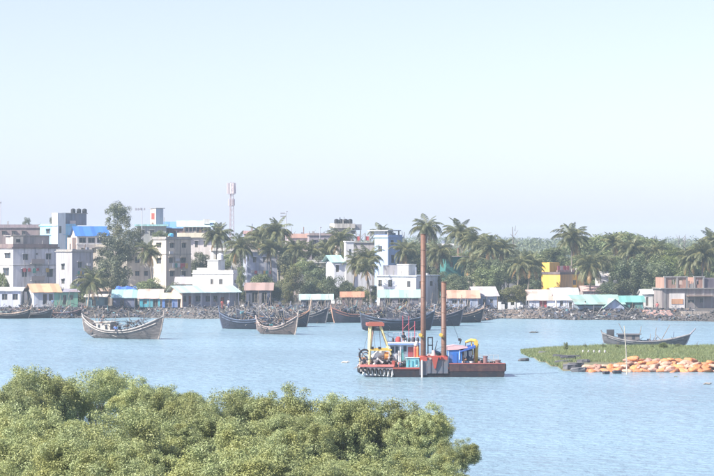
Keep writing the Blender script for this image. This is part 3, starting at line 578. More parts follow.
# ------------------------------------------------------------------ foliage meshes
def leaves(C, Rb, n, size, rng, up=.35, fill=.35, aspect=.5):
    """n leaves round each blob centre C (k,3) radius Rb (k,) -> verts, quads"""
    k = len(C); idx = np.repeat(np.arange(k), n); N = len(idx)
    dirs = rng.normal(size=(N, 3)); dirs /= np.linalg.norm(dirs, axis=1, keepdims=True)
    dirs[:, 2] += up*rng.random(N); dirs /= np.linalg.norm(dirs, axis=1, keepdims=True)
    rad = Rb[idx]*(1 - fill*rng.random(N)**1.5 + .12*rng.normal(size=N))
    P = C[idx] + dirs*rad[:, None]*np.array([1, 1, .85])
    nrm = dirs + .65*rng.normal(size=(N, 3)); nrm[:, 2] += .35; nrm /= np.linalg.norm(nrm, axis=1, keepdims=True)
    t = np.cross(nrm, rng.normal(size=(N, 3))); t /= np.linalg.norm(t, axis=1, keepdims=True)
    b_ = np.cross(nrm, t); L = (size*(.65+.7*rng.random(N)))[:, None]
    V = np.stack([P - t*L*.5, P + b_*L*aspect*.5 + nrm*L*.08, P + t*L*.5, P - b_*L*aspect*.5 + nrm*L*.08], 1)
    return V.reshape(-1, 3), np.arange(N*4, dtype=np.int32).reshape(-1, 4)
def crown_blobs(seed, nb, shape='round'):
    rng = np.random.default_rng(seed); C = []; Rb = []
    while len(C) < nb:
        v = rng.normal(size=3); v /= np.linalg.norm(v)
        if shape == 'umbrella': v[2] = abs(v[2])*.9; r = rng.uniform(.55, .88); p = v*r*np.array([1, 1, .55]); p[2] += .25
        elif shape == 'tall': r = rng.uniform(.3, .85); p = v*r*np.array([.8, .8, 1.0])
        else: r = rng.uniform(.45, .82); p = v*r*np.array([1, 1, .9])
        C.append(p); Rb.append(rng.uniform(.16, .34) if shape != 'tall' else rng.uniform(.12, .24))
    return np.array(C), np.array(Rb), rng
def crown_mesh(name, seed, nb, nl, size, m, shape='round', **k):
    C, Rb, rng = crown_blobs(seed, nb, shape); V, Q = leaves(C, Rb, nl, size, rng, **k)
    return np_mesh(name, V, Q, m)
LEAF = {'green': mat('leaf', (.125,.155,.068)), 'dark': mat('leaf', (.082,.106,.056)), 'olive': mat('leaf', (.13,.135,.055)), 'pale': mat('leaf', (.12,.15,.05)),
        'grey': mat('leaf', (.105,.12,.075)), 'palm': mat('leaf', (.125,.138,.068), gloss=.05), 'dry': mat('leaf', (.30,.20,.09)), 'mangrove': mat('leaf', (.225,.285,.125), col2=(.36,.405,.205), gloss=.05)}
BARK = mat('wood', (.16,.13,.10)); PBARK = mat('wood', (.26,.22,.18))
CROWN = {}
def crown_for(mk, shape, v):
    key = (mk, shape, v)
    if key not in CROWN:
        CROWN[key] = crown_mesh('crown', hash((mk, shape)) % 1 + v*17 + len(mk)*3 + len(shape), {'round': 40, 'umbrella': 80, 'tall': 48}[shape], 270 if shape != 'tall' else 170, .072 if shape != 'tall' else .062, LEAF[mk], shape)
    return CROWN[key]
_trunks = {}
def trunk_mesh(v, m):
    if v not in _trunks:
        rnd = random.Random(v); g = MB(); p = [(0, 0, -.02)]
        for i in range(1, 6): p.append((p[-1][0]+rnd.uniform(-.04, .04), p[-1][1]+rnd.uniform(-.04, .04), i*.13))
        g.tube(p, [.06, .048, .042, .038, .032, .024], 7)
        for k in range(7):
            s = p[rnd.randint(2, 5)]; a = k*.9+rnd.random(); l = rnd.uniform(.25, .45)
            g.tube([s, (s[0]+math.cos(a)*l*.5, s[1]+math.sin(a)*l*.5, s[2]+l*.45), (s[0]+math.cos(a)*l, s[1]+math.sin(a)*l, s[2]+l*.75)], [.022, .014, .006], 5)
        _trunks[v] = g.mesh('trunk', m, True)
    return _trunks[v]
_tc = 0
def tree(label, px, y0, y1, wpx, d, mk='green', shape='round', name='broadleaf_tree', group=None, base=None, cat='tree'):
    """crown spans rows y0..y1 and wpx pixels across"""
    global _tc; _tc += 1; base = GROUND if base is None else base
    r = empty(name, (GX(px, d), d, base), random.uniform(0, 6.28), label, cat, group)
    if name == 'bush': y1 = max(y1, YH + (HC-base)*F/d)
    hw = wpx/2*d/F; z0, z1 = GZ(y1, d)-base, GZ(y0, d)-base; zc = (z0+z1)/2; hh = (z1-z0)/2
    if shape == 'umbrella': zc = z0 - .1*hh; hh *= 1.9
    link('trunk', trunk_mesh(_tc % 5, BARK), r, (0, 0, 0), None, (max(.6, hw*.9), max(.6, hw*.9), max(1, zc*1.15)))
    link('crown', crown_for(mk, shape, _tc % 3), r, (0, 0, zc), None, (hw, hw, hh))
    return r
# palm fronds
def frond_mesh(name, e0, drop, L, m, hang):
    g = MB(); n = 12; pts = []; x = z = 0.0; a = e0
    for i in range(n+1):
        pts.append(Vector((x, 0, z))); st = L/n; x += math.cos(a)*st; z += math.sin(a)*st; a -= drop/n*(.5+1.1*i/n)
    g.tube(pts, [.05*(1-.85*i/n) for i in range(n+1)], 3, False)
    for i in range(46):
        t = .10+.9*i/45; q = t*n; j = min(n-1, int(q)); p = pts[j].lerp(pts[j+1], q-j); tg = (pts[j+1]-pts[j]).normalized()
        ll = .85*math.sin(math.pi*min(1, .16+.86*t))**.7*(L/4)+.15
        for s in (-1, 1):
            dv = (Vector((0, s, 0))*.8 + tg*random.uniform(.35,.75) + Vector((0, 0, -hang*random.uniform(.6, 1.2)))).normalized(); w2 = tg*.026
            q1 = p+dv*ll*.55+Vector((0, 0, .03)); q2 = p+dv*ll+Vector((0, 0, -.16*hang*ll))
            g.add([p-w2, p+w2, q1+w2*1.1, q2, q1-w2*1.1], [(0, 1, 2, 3, 4)])
    return g.mesh(name, m)
PM = LEAF['palm']
FR = [frond_mesh('frond', R(e), dr, L, PM, h) for e, dr, L, h in ((72, 1.1, 3.2, .3), (55, 1.7, 3.7, .5), (38, 2.0, 3.9, .75), (15, 2.0, 3.8, 1.0), (-15, 1.5, 3.4, 1.1))]
FD = frond_mesh('frond', R(-35), 1.0, 3.2, LEAF['dry'], 1.0)
NUT = MB().add(*(lambda: ([(math.cos(a)*.13, math.sin(a)*.13, 0) for a in (0, 1.57, 3.14, 4.71)] + [(0, 0, .17), (0, 0, -.17)], [(0, 1, 4), (1, 2, 4), (2, 3, 4), (3, 0, 4), (1, 0, 5), (2, 1, 5), (3, 2, 5), (0, 3, 5)]))()).mesh('coconut', mat('plain', (.22,.20,.06)))
PGROUP = 'coconut palms in the town across the river'
_pt = {}
def palm(label, px, ycrown, d, s=1.0, lean=None, nf=34, dry=3):
    h = GZ(ycrown+2.5, d)-GROUND; rnd = random.Random(int(px*7+d)); lean = rnd.uniform(-.9, .9) if lean is None else lean
    r = empty('palm_tree', (GX(px, d)-lean, d, GROUND), 0, label, 'palm', PGROUP)
    p = [(lean*t**1.6, .4*math.sin(3*t), h*t-.1*(1-t)) for t in np.linspace(0, 1, 9)]
    MB().tube(p, [.2, .16, .15, .14, .135, .13, .125, .12, .13], 7).build('trunk', PBARK, r, smooth=True)
    top = (lean, .4*math.sin(3), h)
    ph = rnd.random()*6; nf = rnd.randint(24, 40); ex = rnd.uniform(.55, 1.0); s *= rnd.uniform(.88, 1.1); tx, ty = rnd.uniform(-.2, .2), rnd.uniform(-.2, .2)
    for i in range(nf):
        k = min(4, int((i/nf)**ex*5.2)); sc = s*rnd.uniform(.85, 1.12)
        link('frond', FR[k], r, (top[0], top[1], top[2]-.02*k), (tx+rnd.uniform(-.3, .3), ty+rnd.uniform(-.25, .2), ph+i*2.399+rnd.uniform(-.2, .2)), (sc, sc, sc))
    for i in range(dry): link('frond', FD, r, (top[0], top[1], top[2]-.15), (0, rnd.uniform(0, .3), rnd.random()*6.28), (s, s, s))
    for i in range(4): link('coconut', NUT, r, (top[0]+.28*math.cos(i*1.6), top[1]+.28*math.sin(i*1.6), top[2]-.32))
    return r

for a in [
 ('low coconut palm in front of the unpainted grey house', 92, 279, 401.5, 1.0), ('slim coconut palm in front of the cream and grey house', 149, 249, 430, .95),
 ('coconut palm right of the cream house with cyan roof', 218, 233, 440, 1.05), ('coconut palm behind the stair block of the white house', 240, 244, 435, 1.0),
 ('coconut palm right of the phone mast', 261, 232, 455, 1.0), ('coconut palm left of the floodlight pole', 277, 229, 452, 1.05),
 ('shorter coconut palm below the floodlight pole', 270, 246, 440, .95), ('coconut palm in front of the long pink house', 297, 247, 445, .95),
 ('coconut palm in front of the long brown house', 312, 250, 448, .95), ('coconut palm left of the black tank tower', 326, 246, 450, .9),
 ('coconut palm directly below the black water tanks', 341, 238, 446, .95), ('coconut palm against the slim white tower', 357, 259, 419, .95),
 ('coconut palm with drooping yellow fronds in front of the white villa', 368, 256, 418, 1.0), ('palm head showing above the light blue house', 381, 231, 470, .95),
 ('tall coconut palm behind the tallest spud pole', 427, 225, 440, 1.05), ('coconut palm right of the light blue house', 405, 248, 435, 1.0),
 ('coconut palm left of the green netting', 438, 249, 428, .95), ('tall coconut palm above the green netting', 460, 231, 436, 1.05),
 ('coconut palm right of the tall one over the netting', 478, 239, 433, 1.1), ('coconut palm leaning right beyond the netted building', 489, 246, 428, 1.0),
 ('coconut palm among dark trees left of the olive bush', 471, 259, 420, .95), ('palm right of the middle palm clump', 503, 247, 440, 1.0),
 ('coconut palm standing above the olive waterside bush', 520, 262, 415, 1.0), ('coconut palm left of the yellow house', 531, 262, 420, 1.0),
 ('tall coconut palm above the yellow house', 572, 236, 440, 1.05), ('coconut palm right of the yellow house', 590, 262, 418, 1.05),
 ('coconut palm above the pink roofed hut', 602, 258, 425, .95), ('coconut palm in front of the wide umbrella tree', 613, 241, 445, 1.0),
 ('coconut palm right of the wide umbrella tree centre', 632, 248, 440, .95), ('coconut palm above the brick piers', 690, 257, 425, 1.0),
 ('coconut palm above the dark room of the brick house', 704, 252, 422, 1.05), ('coconut palm cut by the right edge', 714, 241, 440, 1.0),
 ('coconut palm behind the large dark tree', 655, 250, 445, .9), ('slender palm left of the flat white house', 366, 266, 412, .7)]:
    palm(*a)
T = tree
T('tall feathery tree top rising left of the aerial pole', 118, 199, 244, 40, 452, 'grey', 'tall'); T('feathery grey green tree below the tall one', 117, 224, 280, 66, 446, 'grey', 'tall')
T('grey green tree between the low palm and the bush', 112, 252, 300, 44, 414, 'grey'); T('leafy tree left of the slim palm', 137, 224, 266, 34, 450, 'grey', 'tall')
T('wide green bush in front of the cream wing', 149, 275, 296, 40, 410, 'green', name='bush'); T('small green tree behind the roof tower house', 160, 229, 245, 20, 470, 'green')
T('small bush at the foot of the far left white house', 3, 264, 288, 18, 425, 'green', name='bush'); T('narrow tree right of the bright white house', 241, 263, 294, 15, 409, 'green', 'tall')
T('pale feathery tree behind the moored boats', 291, 258, 302, 38, 407, 'olive', 'tall'); T('pale shrub under the feathery tree', 288, 280, 308, 22, 402, 'olive', 'tall', name='bush')
T('dense round dark green tree left of the white villa', 336, 271, 296, 33, 409, 'dark', name='bush'); T('dark low bush standing in for tree shadow right of the pale feathery tree', 311, 278, 300, 30, 411, 'dark', name='bush')  # second dark bush added in place of a tree's shadow
T('scruffy bush in front of the white villa', 362, 284, 304, 34, 406, 'olive', 'tall', name='bush'); T('small tree behind the middle palms', 305, 255, 280, 30, 440, 'green')
T('tree between the palms above the open shed', 283, 240, 270, 34, 460, 'green'); T('tree behind the cream house palms', 228, 248, 272, 26, 450, 'green')
T('tree below the tank tower', 330, 248, 275, 30, 455, 'green'); T('tree left of the tallest spud pole', 412, 250, 278, 34, 445, 'dark')
T('tree right of the flat white house', 440, 268, 296, 28, 420, 'dark'); T('dark tree below the netted building', 458, 270, 298, 36, 415, 'dark')
T('dark tree behind the rusty orange roof', 482, 256, 292, 42, 418, 'dark'); T('dark tree below the leaning palm', 500, 255, 292, 36, 425, 'dark')
T('rounded olive bush hanging over the broken white wall', 514, 282.5, 306, 38, 403, 'olive', name='bush'); T('dark tree behind the olive bush', 524, 262, 292, 34, 430, 'dark')
T('green tree left of the tall palm over the yellow house', 553, 240, 275, 36, 455, 'green'); T('tree behind the yellow house tower', 540, 248, 285, 36, 450, 'dark')
T('bushy tree behind the shade-coloured wall of the yellow house', 582, 250, 285, 36, 446, 'green'); T('wide umbrella tree on the skyline right of the tall palm', 620, 227, 254, 84, 500, 'green', 'umbrella')
T('umbrella tree behind the first one', 586, 230, 256, 56, 520, 'green', 'umbrella'); T('large dark tree above the green shed', 633, 254, 300, 50, 412, 'dark')
T('dark tree beside the unfinished brick house', 655, 258, 302, 34, 410, 'dark'); T('tree between the umbrella tree and the palms', 608, 246, 290, 40, 440, 'green')
T('pale green tree above the brick house', 676, 244, 278, 44, 440, 'pale'); T('pale green tree right of the brick piers', 700, 240, 280, 40, 450, 'pale'); T('small dark bush on the brick house terrace', 689, 271, 290, 12, 412, 'dark', name='bush')
T('green tree above the large dark tree', 643, 236, 265, 44, 470, 'green', 'umbrella'); T('pale tree behind the pale green trees', 664, 240, 268, 40, 500, 'pale')
T('tree behind the net house', 450, 246, 272, 40, 470, 'green'); T('tree behind the middle palm clump', 492, 242, 270, 44, 480, 'green'); T('tree left of the yellow house skyline', 520, 243, 275, 44, 480, 'green'); T('tree right of the light blue house skyline', 415, 240, 265, 30, 480, 'green')
T('faint round tree beyond the far left roofs', 27, 215, 235, 17, 760, 'grey', 'tall'); T('faint small tree beyond the cyan house', 52, 216, 230, 9, 760, 'grey', 'tall')
for a in [('undergrowth behind the orange roofed house', 52, 284, 38, 418, 'dark'), ('undergrowth left of the low palm', 78, 282, 26, 416, 'green'), ('shrub between blue tarpaulin shack and the wide bush', 122, 280, 26, 416, 'green'),
 ('leafy shrub right of the wide green bush', 172, 279, 24, 425, 'grey'), ('dark shrub left of the open shed', 243, 283, 20, 418, 'dark'), ('green shrub in front of the blue grey house', 262, 266, 34, 432, 'green'),
 ('shrub between the open shed and the pale feathery tree', 274, 277, 24, 417, 'grey'), ('dark shrub at the foot of the middle palms', 318, 264, 40, 436, 'dark'), ('shrub at the left corner of the white villa', 325, 272, 22, 424, 'green'),
 ('green shrub below the slim white tower', 348, 280, 30, 414, 'green'), ('dark shrub left of the flat white house', 374, 283, 20, 420, 'dark'), ('shrub right behind the flat white house', 428, 262, 44, 440, 'green'),
 ('dark shrub above the rusty orange roof', 462, 276, 40, 412, 'dark'), ('shrub between the yellow house and the olive bush', 534, 276, 26, 425, 'dark'), ('shrub behind the pink roofed hut', 596, 272, 36, 430, 'green'),
 ('tall shrub at the left of the brick house', 664, 272, 26, 416, 'dark'), ('green shrub behind the brick piers', 690, 266, 46, 428, 'green'), ('shrub at the right edge behind the brick house', 712, 264, 30, 430, 'green'), ('shrub behind the turquoise boat shed', 616, 278, 40, 416, 'dark')]:
    T(a[0], a[1], a[2], 300, a[3], a[4], a[5], name='bush')
for i, (px, y0, y1, wp, d_, mk) in enumerate([(398, 246, 285, 34, 455, 'green'), (436, 252, 290, 38, 445, 'grey'), (466, 248, 284, 40, 452, 'green'), (488, 262, 298, 40, 414, 'green'), (508, 246, 284, 42, 458, 'grey'), (538, 250, 288, 40, 446, 'green'), (560, 246, 280, 38, 462, 'grey'), (596, 250, 292, 44, 436, 'green'), (622, 244, 284, 44, 450, 'grey'), (648, 250, 296, 44, 432, 'green'), (672, 252, 290, 44, 434, 'pale'), (706, 248, 288, 42, 436, 'green')]):
    T(f'rounded leafy tree in the green belt, {"first second third fourth fifth sixth seventh eighth ninth tenth eleventh twelfth".split()[i]} from the left', px, y0, y1, wp, d_, mk, group='rounded trees in the green belt')
for i, (px, y0, y1, wp, d_, mk) in enumerate([(200, 248, 285, 26, 452, 'grey'), (252, 244, 275, 26, 458, 'grey'), (290, 246, 282, 36, 448, 'grey'), (322, 252, 284, 30, 442, 'grey'), (350, 246, 270, 26, 456, 'green')]):
    T(f'leafy tree filling between the town palms, {"first second third fourth fifth".split()[i]} from the left', px, y0, y1, wp, d_, mk, group='leafy trees between the town palms')
# far wood
V = []; Q = []; rng = np.random.default_rng(5); C = []; Rb = []
for i in range(520):
    d = rng.uniform(850, 1700); px = rng.uniform(-60, 780); zt = GZ(rng.uniform(236, 244) - (2 if px > 400 else 0), d)
    for k in range(8):
        rb_ = rng.uniform(1.8, 3.4); C.append((GX(px, d)+rng.normal()*5, d+rng.normal()*4, max(3, zt-rb_*1.1-rng.random()**1.5*8))); Rb.append(rb_)
V, Q = leaves(np.array(C), np.array(Rb), 42, 1.0, rng)
tag(link('woodland', np_mesh('woodland', V, Q, LEAF['dark'])), 'hazy far off woodland along the horizon', 'woodland', kind='stuff')
g = MB()                                    # bare stems standing out of the far haze
for i in range(70):
    d = rng.uniform(700, 1000); px = rng.choice([rng.uniform(0, 100), rng.uniform(200, 420), rng.uniform(0, 714)]); hh = rng.uniform(12.5, 15.5); x = GX(px, d)
    g.tube([(x, d, GROUND), (x+rng.normal()*.5, d, GROUND+hh)], [.3, .1], 4)
    for k in range(5):
        z = GROUND+hh*(.6+.08*k); a = rng.uniform(-2.4, 2.4); g.tube([(x, d, z), (x+a, d+rng.normal(), z+1.6)], [.13, .05], 3)
tag(g.build('far_bare_trees', mat('wood', (.18,.15,.13))), 'faint bare tree stems on the far skyline', 'woodland', kind='stuff')

# ------------------------------------------------------------------ bank rubble
def rocks(name, label, n, region, size, m, cat='stones'):
    g = MB(); rnd = random.Random(n)
    base = [Vector(v).normalized() for v in ((1,1,1),(1,-1,-1),(-1,1,-1),(-1,-1,1),(1,0,-.2),(-1,.1,0),(0,1,.1),(0,-1,0),(.1,0,1),(0,0,-1))]
    import bmesh
    bm = bmesh.new(); bmesh.ops.create_icosphere(bm, subdivisions=1, radius=1); bv = [v.co.copy() for v in bm.verts]; bf = [[v.index for v in f.verts] for f in bm.faces]; bm.free()
    for i in range(n):
        x, y, z = region(rnd); s = size*rnd.uniform(.5, 1.3); q = Matrix.Rotation(rnd.random()*6.28, 3, 'Z')
        sx, sy, sz = s*rnd.uniform(.8, 1.4), s*rnd.uniform(.7, 1.2), s*rnd.uniform(.5, .9)
        g.add([q @ Vector((v.x*sx*rnd.uniform(.85, 1.15), v.y*sy*rnd.uniform(.85, 1.15), v.z*sz*rnd.uniform(.85, 1.15))) + Vector((x, y, z)) for v in bv], bf)
    return tag(g.build(name, m), label, cat, kind='stuff')
def bankp(p0, p1, t0=-.5, t1=9):
    def f(rnd):
        px = rnd.uniform(p0, p1); x = GX(px, 392); t = rnd.uniform(t0, t1); y = shore(x)+t; return x, y, land_z(x, y)+.08
    return f
ST = mat('stone', (.06,.06,.07), col2=(.10,.095,.095))
rocks('bank_stones', 'grey riprap stones along the far bank', 2300, bankp(-30, 745), .19, ST)
rocks('bank_stones', 'pile of pale stones on the bank left of the turquoise shed', 900, bankp(478, 545, 0, 7), .24, mat('stone', (.17,.135,.115), col2=(.18,.15,.13)))
rocks('bank_stones', 'dense grey stone slope below the long porch', 1100, bankp(150, 232, -1, 8), .24, mat('stone', (.13,.12,.115), col2=(.15,.14,.135)))
rocks('brick_rubble', 'heap of reddish brick rubble beside the brick house', 420, bankp(644, 666, 4, 8), .2, mat('stone', (.42,.16,.14)))
def clutter(n, region, rnd, smax=.5, poles=.35):
    g = MB()
    for i in range(n):
        x, y, z = region(rnd); a = rnd.random()*3.14; q = Matrix.Rotation(a, 3, 'Z') @ Matrix.Rotation(rnd.gauss(0, .45), 3, 'Y')
        if rnd.random() < poles: sx, sy, sz = rnd.uniform(.6, 2.8), rnd.uniform(.04, .09), .05
        else: sx, sy, sz = rnd.uniform(.15, smax), rnd.uniform(.12, smax*.8), rnd.uniform(.08, smax*.7)
        m = MB().box(-sx/2, sx/2, -sy/2, sy/2, -sz/2, sz/2); k = [rnd.uniform(.7, 1.2) for _ in range(8)]
        g.add([q @ (Vector(v)*k[j]) + Vector((x, y, z+.1)) for j, v in enumerate(m.v)], m.f)
    return g
rnd = random.Random(3)
tag(clutter(2400, bankp(-20, 690, 0, 11), rnd, .6, .6).build('shore_clutter', SCRAPS), 'planks nets and scraps strewn along the far shore', 'clutter', kind='stuff')
tag(clutter(900, bankp(235, 490, 0, 12), rnd, 1.0, .5).build('net_heaps', SCRAPS), 'heaps of fishing gear behind the moored boats', 'clutter', kind='stuff')

# ------------------------------------------------------------------ people
def person(label, loc, rz, pose='sit', shirt=(.1,.2,.5), lower=(.15,.13,.12)):
    if pose == 'sit':
        J = {'hip': (0,0,.12), 'belly': (.02,0,.34), 'chest': (.03,0,.55), 'neck': (.05,0,.68), 'head': (.07,0,.80), 'crown': (.08,0,.91),
             'sl': (.03,.17,.60), 'el': (.14,.22,.38), 'hl': (.34,.16,.30), 'sr': (.03,-.17,.60), 'er': (.14,-.22,.38), 'hr': (.34,-.16,.30),
             'kl': (.42,.14,.36), 'fl': (.40,.14,.03), 'tl': (.54,.15,.02), 'kr': (.42,-.14,.36), 'fr': (.40,-.14,.03), 'tr': (.54,-.15,.02)}
    else:
        J = {'hip': (0,0,.86), 'belly': (.01,0,1.05), 'chest': (.02,0,1.26), 'neck': (.03,0,1.40), 'head': (.05,0,1.52), 'crown': (.05,0,1.63),
             'sl': (.02,.18,1.33), 'el': (.04,.24,1.06), 'hl': (.20,.22,.90), 'sr': (.02,-.18,1.33), 'er': (.03,-.25,1.06), 'hr': (.10,-.27,.82),
             'kl': (.04,.10,.46), 'fl': (0,.11,.06), 'tl': (.16,.12,.03), 'kr': (-.02,-.10,.46), 'fr': (-.06,-.11,.06), 'tr': (.10,-.12,.03)}
    rad = {'hip': .15, 'belly': .13, 'chest': .15, 'neck': .06, 'head': .095, 'crown': .06, 'sl': .07, 'el': .045, 'hl': .035, 'sr': .07, 'er': .045, 'hr': .035, 'kl': .07, 'fl': .045, 'tl': .035, 'kr': .07, 'fr': .045, 'tr': .035}
    E = [('hip','belly'),('belly','chest'),('chest','neck'),('neck','head'),('head','crown'),('chest','sl'),('sl','el'),('el','hl'),('chest','sr'),('sr','er'),('er','hr'),('hip','kl'),('kl','fl'),('fl','tl'),('hip','kr'),('kr','fr'),('fr','tr')]
    ks = list(J); me = bpy.data.meshes.new('body'); me.from_pydata([J[k] for k in ks], [(ks.index(a), ks.index(c)) for a, c in E], [])
    o = link('person', me); o.modifiers.new('skin', 'SKIN'); sm = o.modifiers.new('sub', 'SUBSURF'); sm.levels = 1; sm.render_levels = 1
    for i, k in enumerate(ks): me.skin_vertices[0].data[i].radius = (rad[k], rad[k]); me.skin_vertices[0].data[i].use_root = k == 'hip'
    dg = bpy.context.evaluated_depsgraph_get(); nm = bpy.data.meshes.new_from_object(o.evaluated_get(dg)); o.modifiers.clear(); o.data = nm
    for mm in (mat('cloth', shirt), mat('cloth', lower), mat('plain', (.20,.11,.07))): nm.materials.append(mm)
    for p in nm.polygons:
        c = p.center; ne = J['neck'][2]; hp = J['hip'][2]
        arm = abs(c.y) > .19 and c.z < J['sl'][2]-.15 and (pose != 'sit' or c.x > .1 and abs(c.y) > .15 and c.z < .42 and c.z > .25)
        p.material_index = 2 if c.z > ne-.01 or arm else (1 if c.z < hp+.10 or (pose == 'sit' and c.x > .18) else 0); p.use_smooth = True
    o.location = loc; o.rotation_euler = (0, 0, rz); tag(o, label, 'person')
    h = J['crown']; hm_ = MB()
    for i in range(4): pass
    hm_.tube([(h[0]-.015, 0, h[2]-.10), (h[0]-.015, 0, h[2]-.03), (h[0]-.01, 0, h[2]+.035), (h[0], 0, h[2]+.06)], [.088, .098, .075, .02], 8).build('hair', mat('plain', (.012,.01,.01)), o, smooth=True)
    return o

# ------------------------------------------------------------------ fishing boats
def boat(label, px, yw, L, yaw, hullc=(.07,.07,.085), railc=(.45,.42,.40), B=3.0, fb=.9, rb=1.9, rs=1.5, cabin=None, gear=60, masts=2, group='wooden fishing boats', seed=0, stem=None, name='fishing_boat', gearh=.7, inner=(.22,.19,.16), z=0.0, d=None, deckz=.35, bowlow=False, stemh=.9, raked=False):
    rnd = random.Random(seed+int(px)); d = DW(yw) if d is None else d
    r = empty(name, (GX(px, d), d, z), R(yaw), label, 'boat', group)
    ns = 22; rings = []; inn = []
    def prof(t):
        hb = B/2*max(.02, (1-abs(t)**2.6))**.75; hb = max(hb, .10)
        if t < -.6: hb = max(hb, .16)
        zs = fb + (rb*max(0, t)**2.4 + rs*max(0, -t)**2.4); zk = -.45 + (.35*max(0, t)**5 + (rs*.75)*max(0, -t)**3.5)
        return hb, zs, zk
    if raked: MB().box(-.45, .45, -.5, .5, 0, .85).build('stern_box', mat('wood', (.05,.05,.06)), r, (-L*.42, 0, fb+rs*.55))
    for i in range(ns+1):
        t = -1+2*i/ns; hb, zs, zk = prof(t); x = t*L/2
        ring = []
        for j in range(-6, 7):
            s_ = abs(j)/6; y = math.copysign(hb*(s_**.62 if abs(t) < .8 else s_**.8), j) if j else 0
            rake = (.05+.09*max(0, t)+ (-.10*max(0, -t)))*L*.5*s_*abs(t)**3
            ring.append((x+rake, y, zk+(zs-zk)*s_**1.35))
        rings.append(ring)
        inn.append([(p[0], p[1]*.93, max(p[2], deckz if abs(p[1]) < hb else p[2])) for p in ring])
    g = MB(); n = 13
    vs = [p for ring in rings for p in ring]; fs = [(i*n+j, (i+1)*n+j, (i+1)*n+j+1, i*n+j+1) for i in range(ns) for j in range(n-1)]
    fs += [tuple(range(n)), tuple(ns*n+j for j in range(n-1, -1, -1))]; g.add(vs, fs)
    vi = [(p[0], p[1]*.94, p[2]+.005) for ring in rings for p in ring]
    g.add([(p[0], p[1]*.93, max(p[2], deckz)) for ring in rings for p in ring], [(i*n+j+1, (i+1)*n+j+1, (i+1)*n+j, i*n+j) for i in range(ns) for j in range(n-1)])
    g.build('hull', mat('hull', hullc), r, smooth=False)
    for s_, nm in ((-1, 'rail'), (1, 'rail')):
        MB().tube([rings[i][0 if s_ < 0 else -1] for i in range(ns+1)], .085, 5).build('rail', mat('wood', railc), r)
        pth = []
        for i in range(1, ns):
            a, c = (rings[i][0], rings[i][1]) if s_ < 0 else (rings[i][-1], rings[i][-2]); pth.append((a[0]*.2+c[0]*.8, (a[1]*.2+c[1]*.8)*1.02, a[2]*.2+c[2]*.8))
        MB().tube(pth, .06, 5).build('rub_strake', mat('wood', railc), r)
    e = rings[-1][0]; MB().tube([rings[-1][6], (rings[-1][3][0]+.03, 0, rings[-1][3][2]), (e[0]+.02, 0, e[2]), (e[0]+(.95 if raked else .18)*stemh, 0, e[2]+stemh)], [.08, .10, .12, .07], 6).build('stem_post', mat('wood', stem or railc), r)
    e = rings[0][0]; MB().tube([rings[0][6], (rings[0][3][0], 0, rings[0][3][2]), (e[0], 0, e[2]), (e[0]-.15, 0, e[2]+.35)], [.07, .09, .1, .06], 6).build('stern_post', mat('wood', railc), r)
    for k in range(5):
        t = -.6+.3*k; hb, zs, zk = prof(t); MB().box(-.09, .09, -hb*.9, hb*.9, zs-.22, zs-.14).build('thwart', mat('wood', inner), r, (t*L/2, 0, 0))
    if cabin:
        cx, cw, cl, ch, cc = cabin; z0 = deckz+.02
        c = MB().box(-cl/2, cl/2, -cw/2, cw/2, z0, z0+ch).build('cabin', PL(cc, dirt=.4), r, (cx*L/2, 0, 0))
        MB().box(-cl/2-.2, cl/2+.2, -cw/2-.18, cw/2+.18, z0+ch+.003, z0+ch+.09).build('cabin_roof', PL(tuple(min(.8, q*1.1) for q in cc)), c)
        for k in range(max(2, int(cl/.9))):
            xx = -cl/2+.3+k*(cl-.5)/max(1, int(cl/.9)-.5); MB().box(xx, xx+.35, -cw/2-.02, -cw/2-.003, z0+ch*.4, z0+ch*.85).build('window', GLASS, c)
    if gear:
        def reg(rr):
            t = rr.uniform(-.75, .75); hb, zs, zk = prof(t); return t*L/2, rr.uniform(-.8, .8)*hb, deckz+rr.random()**1.2*(zs-deckz+gearh*1.5)
        tag(clutter(int(gear*1.3), reg, rnd, .55, .75).build('fishing_gear', SCRAPS, r), kind='stuff')
        for k in range(0 if raked else 2):             # net heaps
            t = rnd.uniform(-.4, .45); h2 = rnd.uniform(.5, .9); a = rnd.uniform(.7, 1.2)
            ng = MB(); nn = 9
            ring = lambda q, z_: [(t*L/2+a*q*math.cos(6.283*i/nn)*rnd.uniform(.85, 1.15), a*.8*q*math.sin(6.283*i/nn)*rnd.uniform(.85, 1.15), z_) for i in range(nn)]
            rs_ = [ring(1, deckz), ring(.85, deckz+h2*.55), ring(.5, deckz+h2*.9), ring(.15, deckz+h2*1.05)]
            ng.add([p for q in rs_ for p in q], [(i*nn+j, i*nn+(j+1) % nn, (i+1)*nn+(j+1) % nn, (i+1)*nn+j) for i in range(3) for j in range(nn)] + [tuple(3*nn+j for j in range(nn))])
            ng.build('net_heap', mat('cloth', rnd.choice([(.10,.13,.2), (.16,.2,.2), (.25,.18,.12), (.09,.09,.1), (.3,.3,.32)])), r)
    for k in range(masts+5):
        t = rnd.uniform(-.6, .6); hb, zs, zk = prof(t); hh = rnd.uniform(1.4, 4.2)*(1 if masts > 1 else .6); lx = rnd.uniform(-1.3, 1.3)
        MB().tube([(t*L/2, rnd.uniform(-.3, .3)*hb, deckz), (t*L/2+lx, 0, deckz+hh)], [.05, .03], 5).build('pole', mat('wood', (.3,.25,.2)), r)
    r['_prof'] = 0; del r['_prof']
    return r
boat('pale moon shaped fishing boat with small white deckhouse on open water at left', 121, 338.5, 11.4, -28, (.17,.15,.145), (.50,.46,.43), 3.2, 1.05, 1.9, 1.8, (-.40, 1.5, 2.2, 1.7, (.60,.56,.50)), 130, 3, seed=2, stem=(.40,.34,.30))
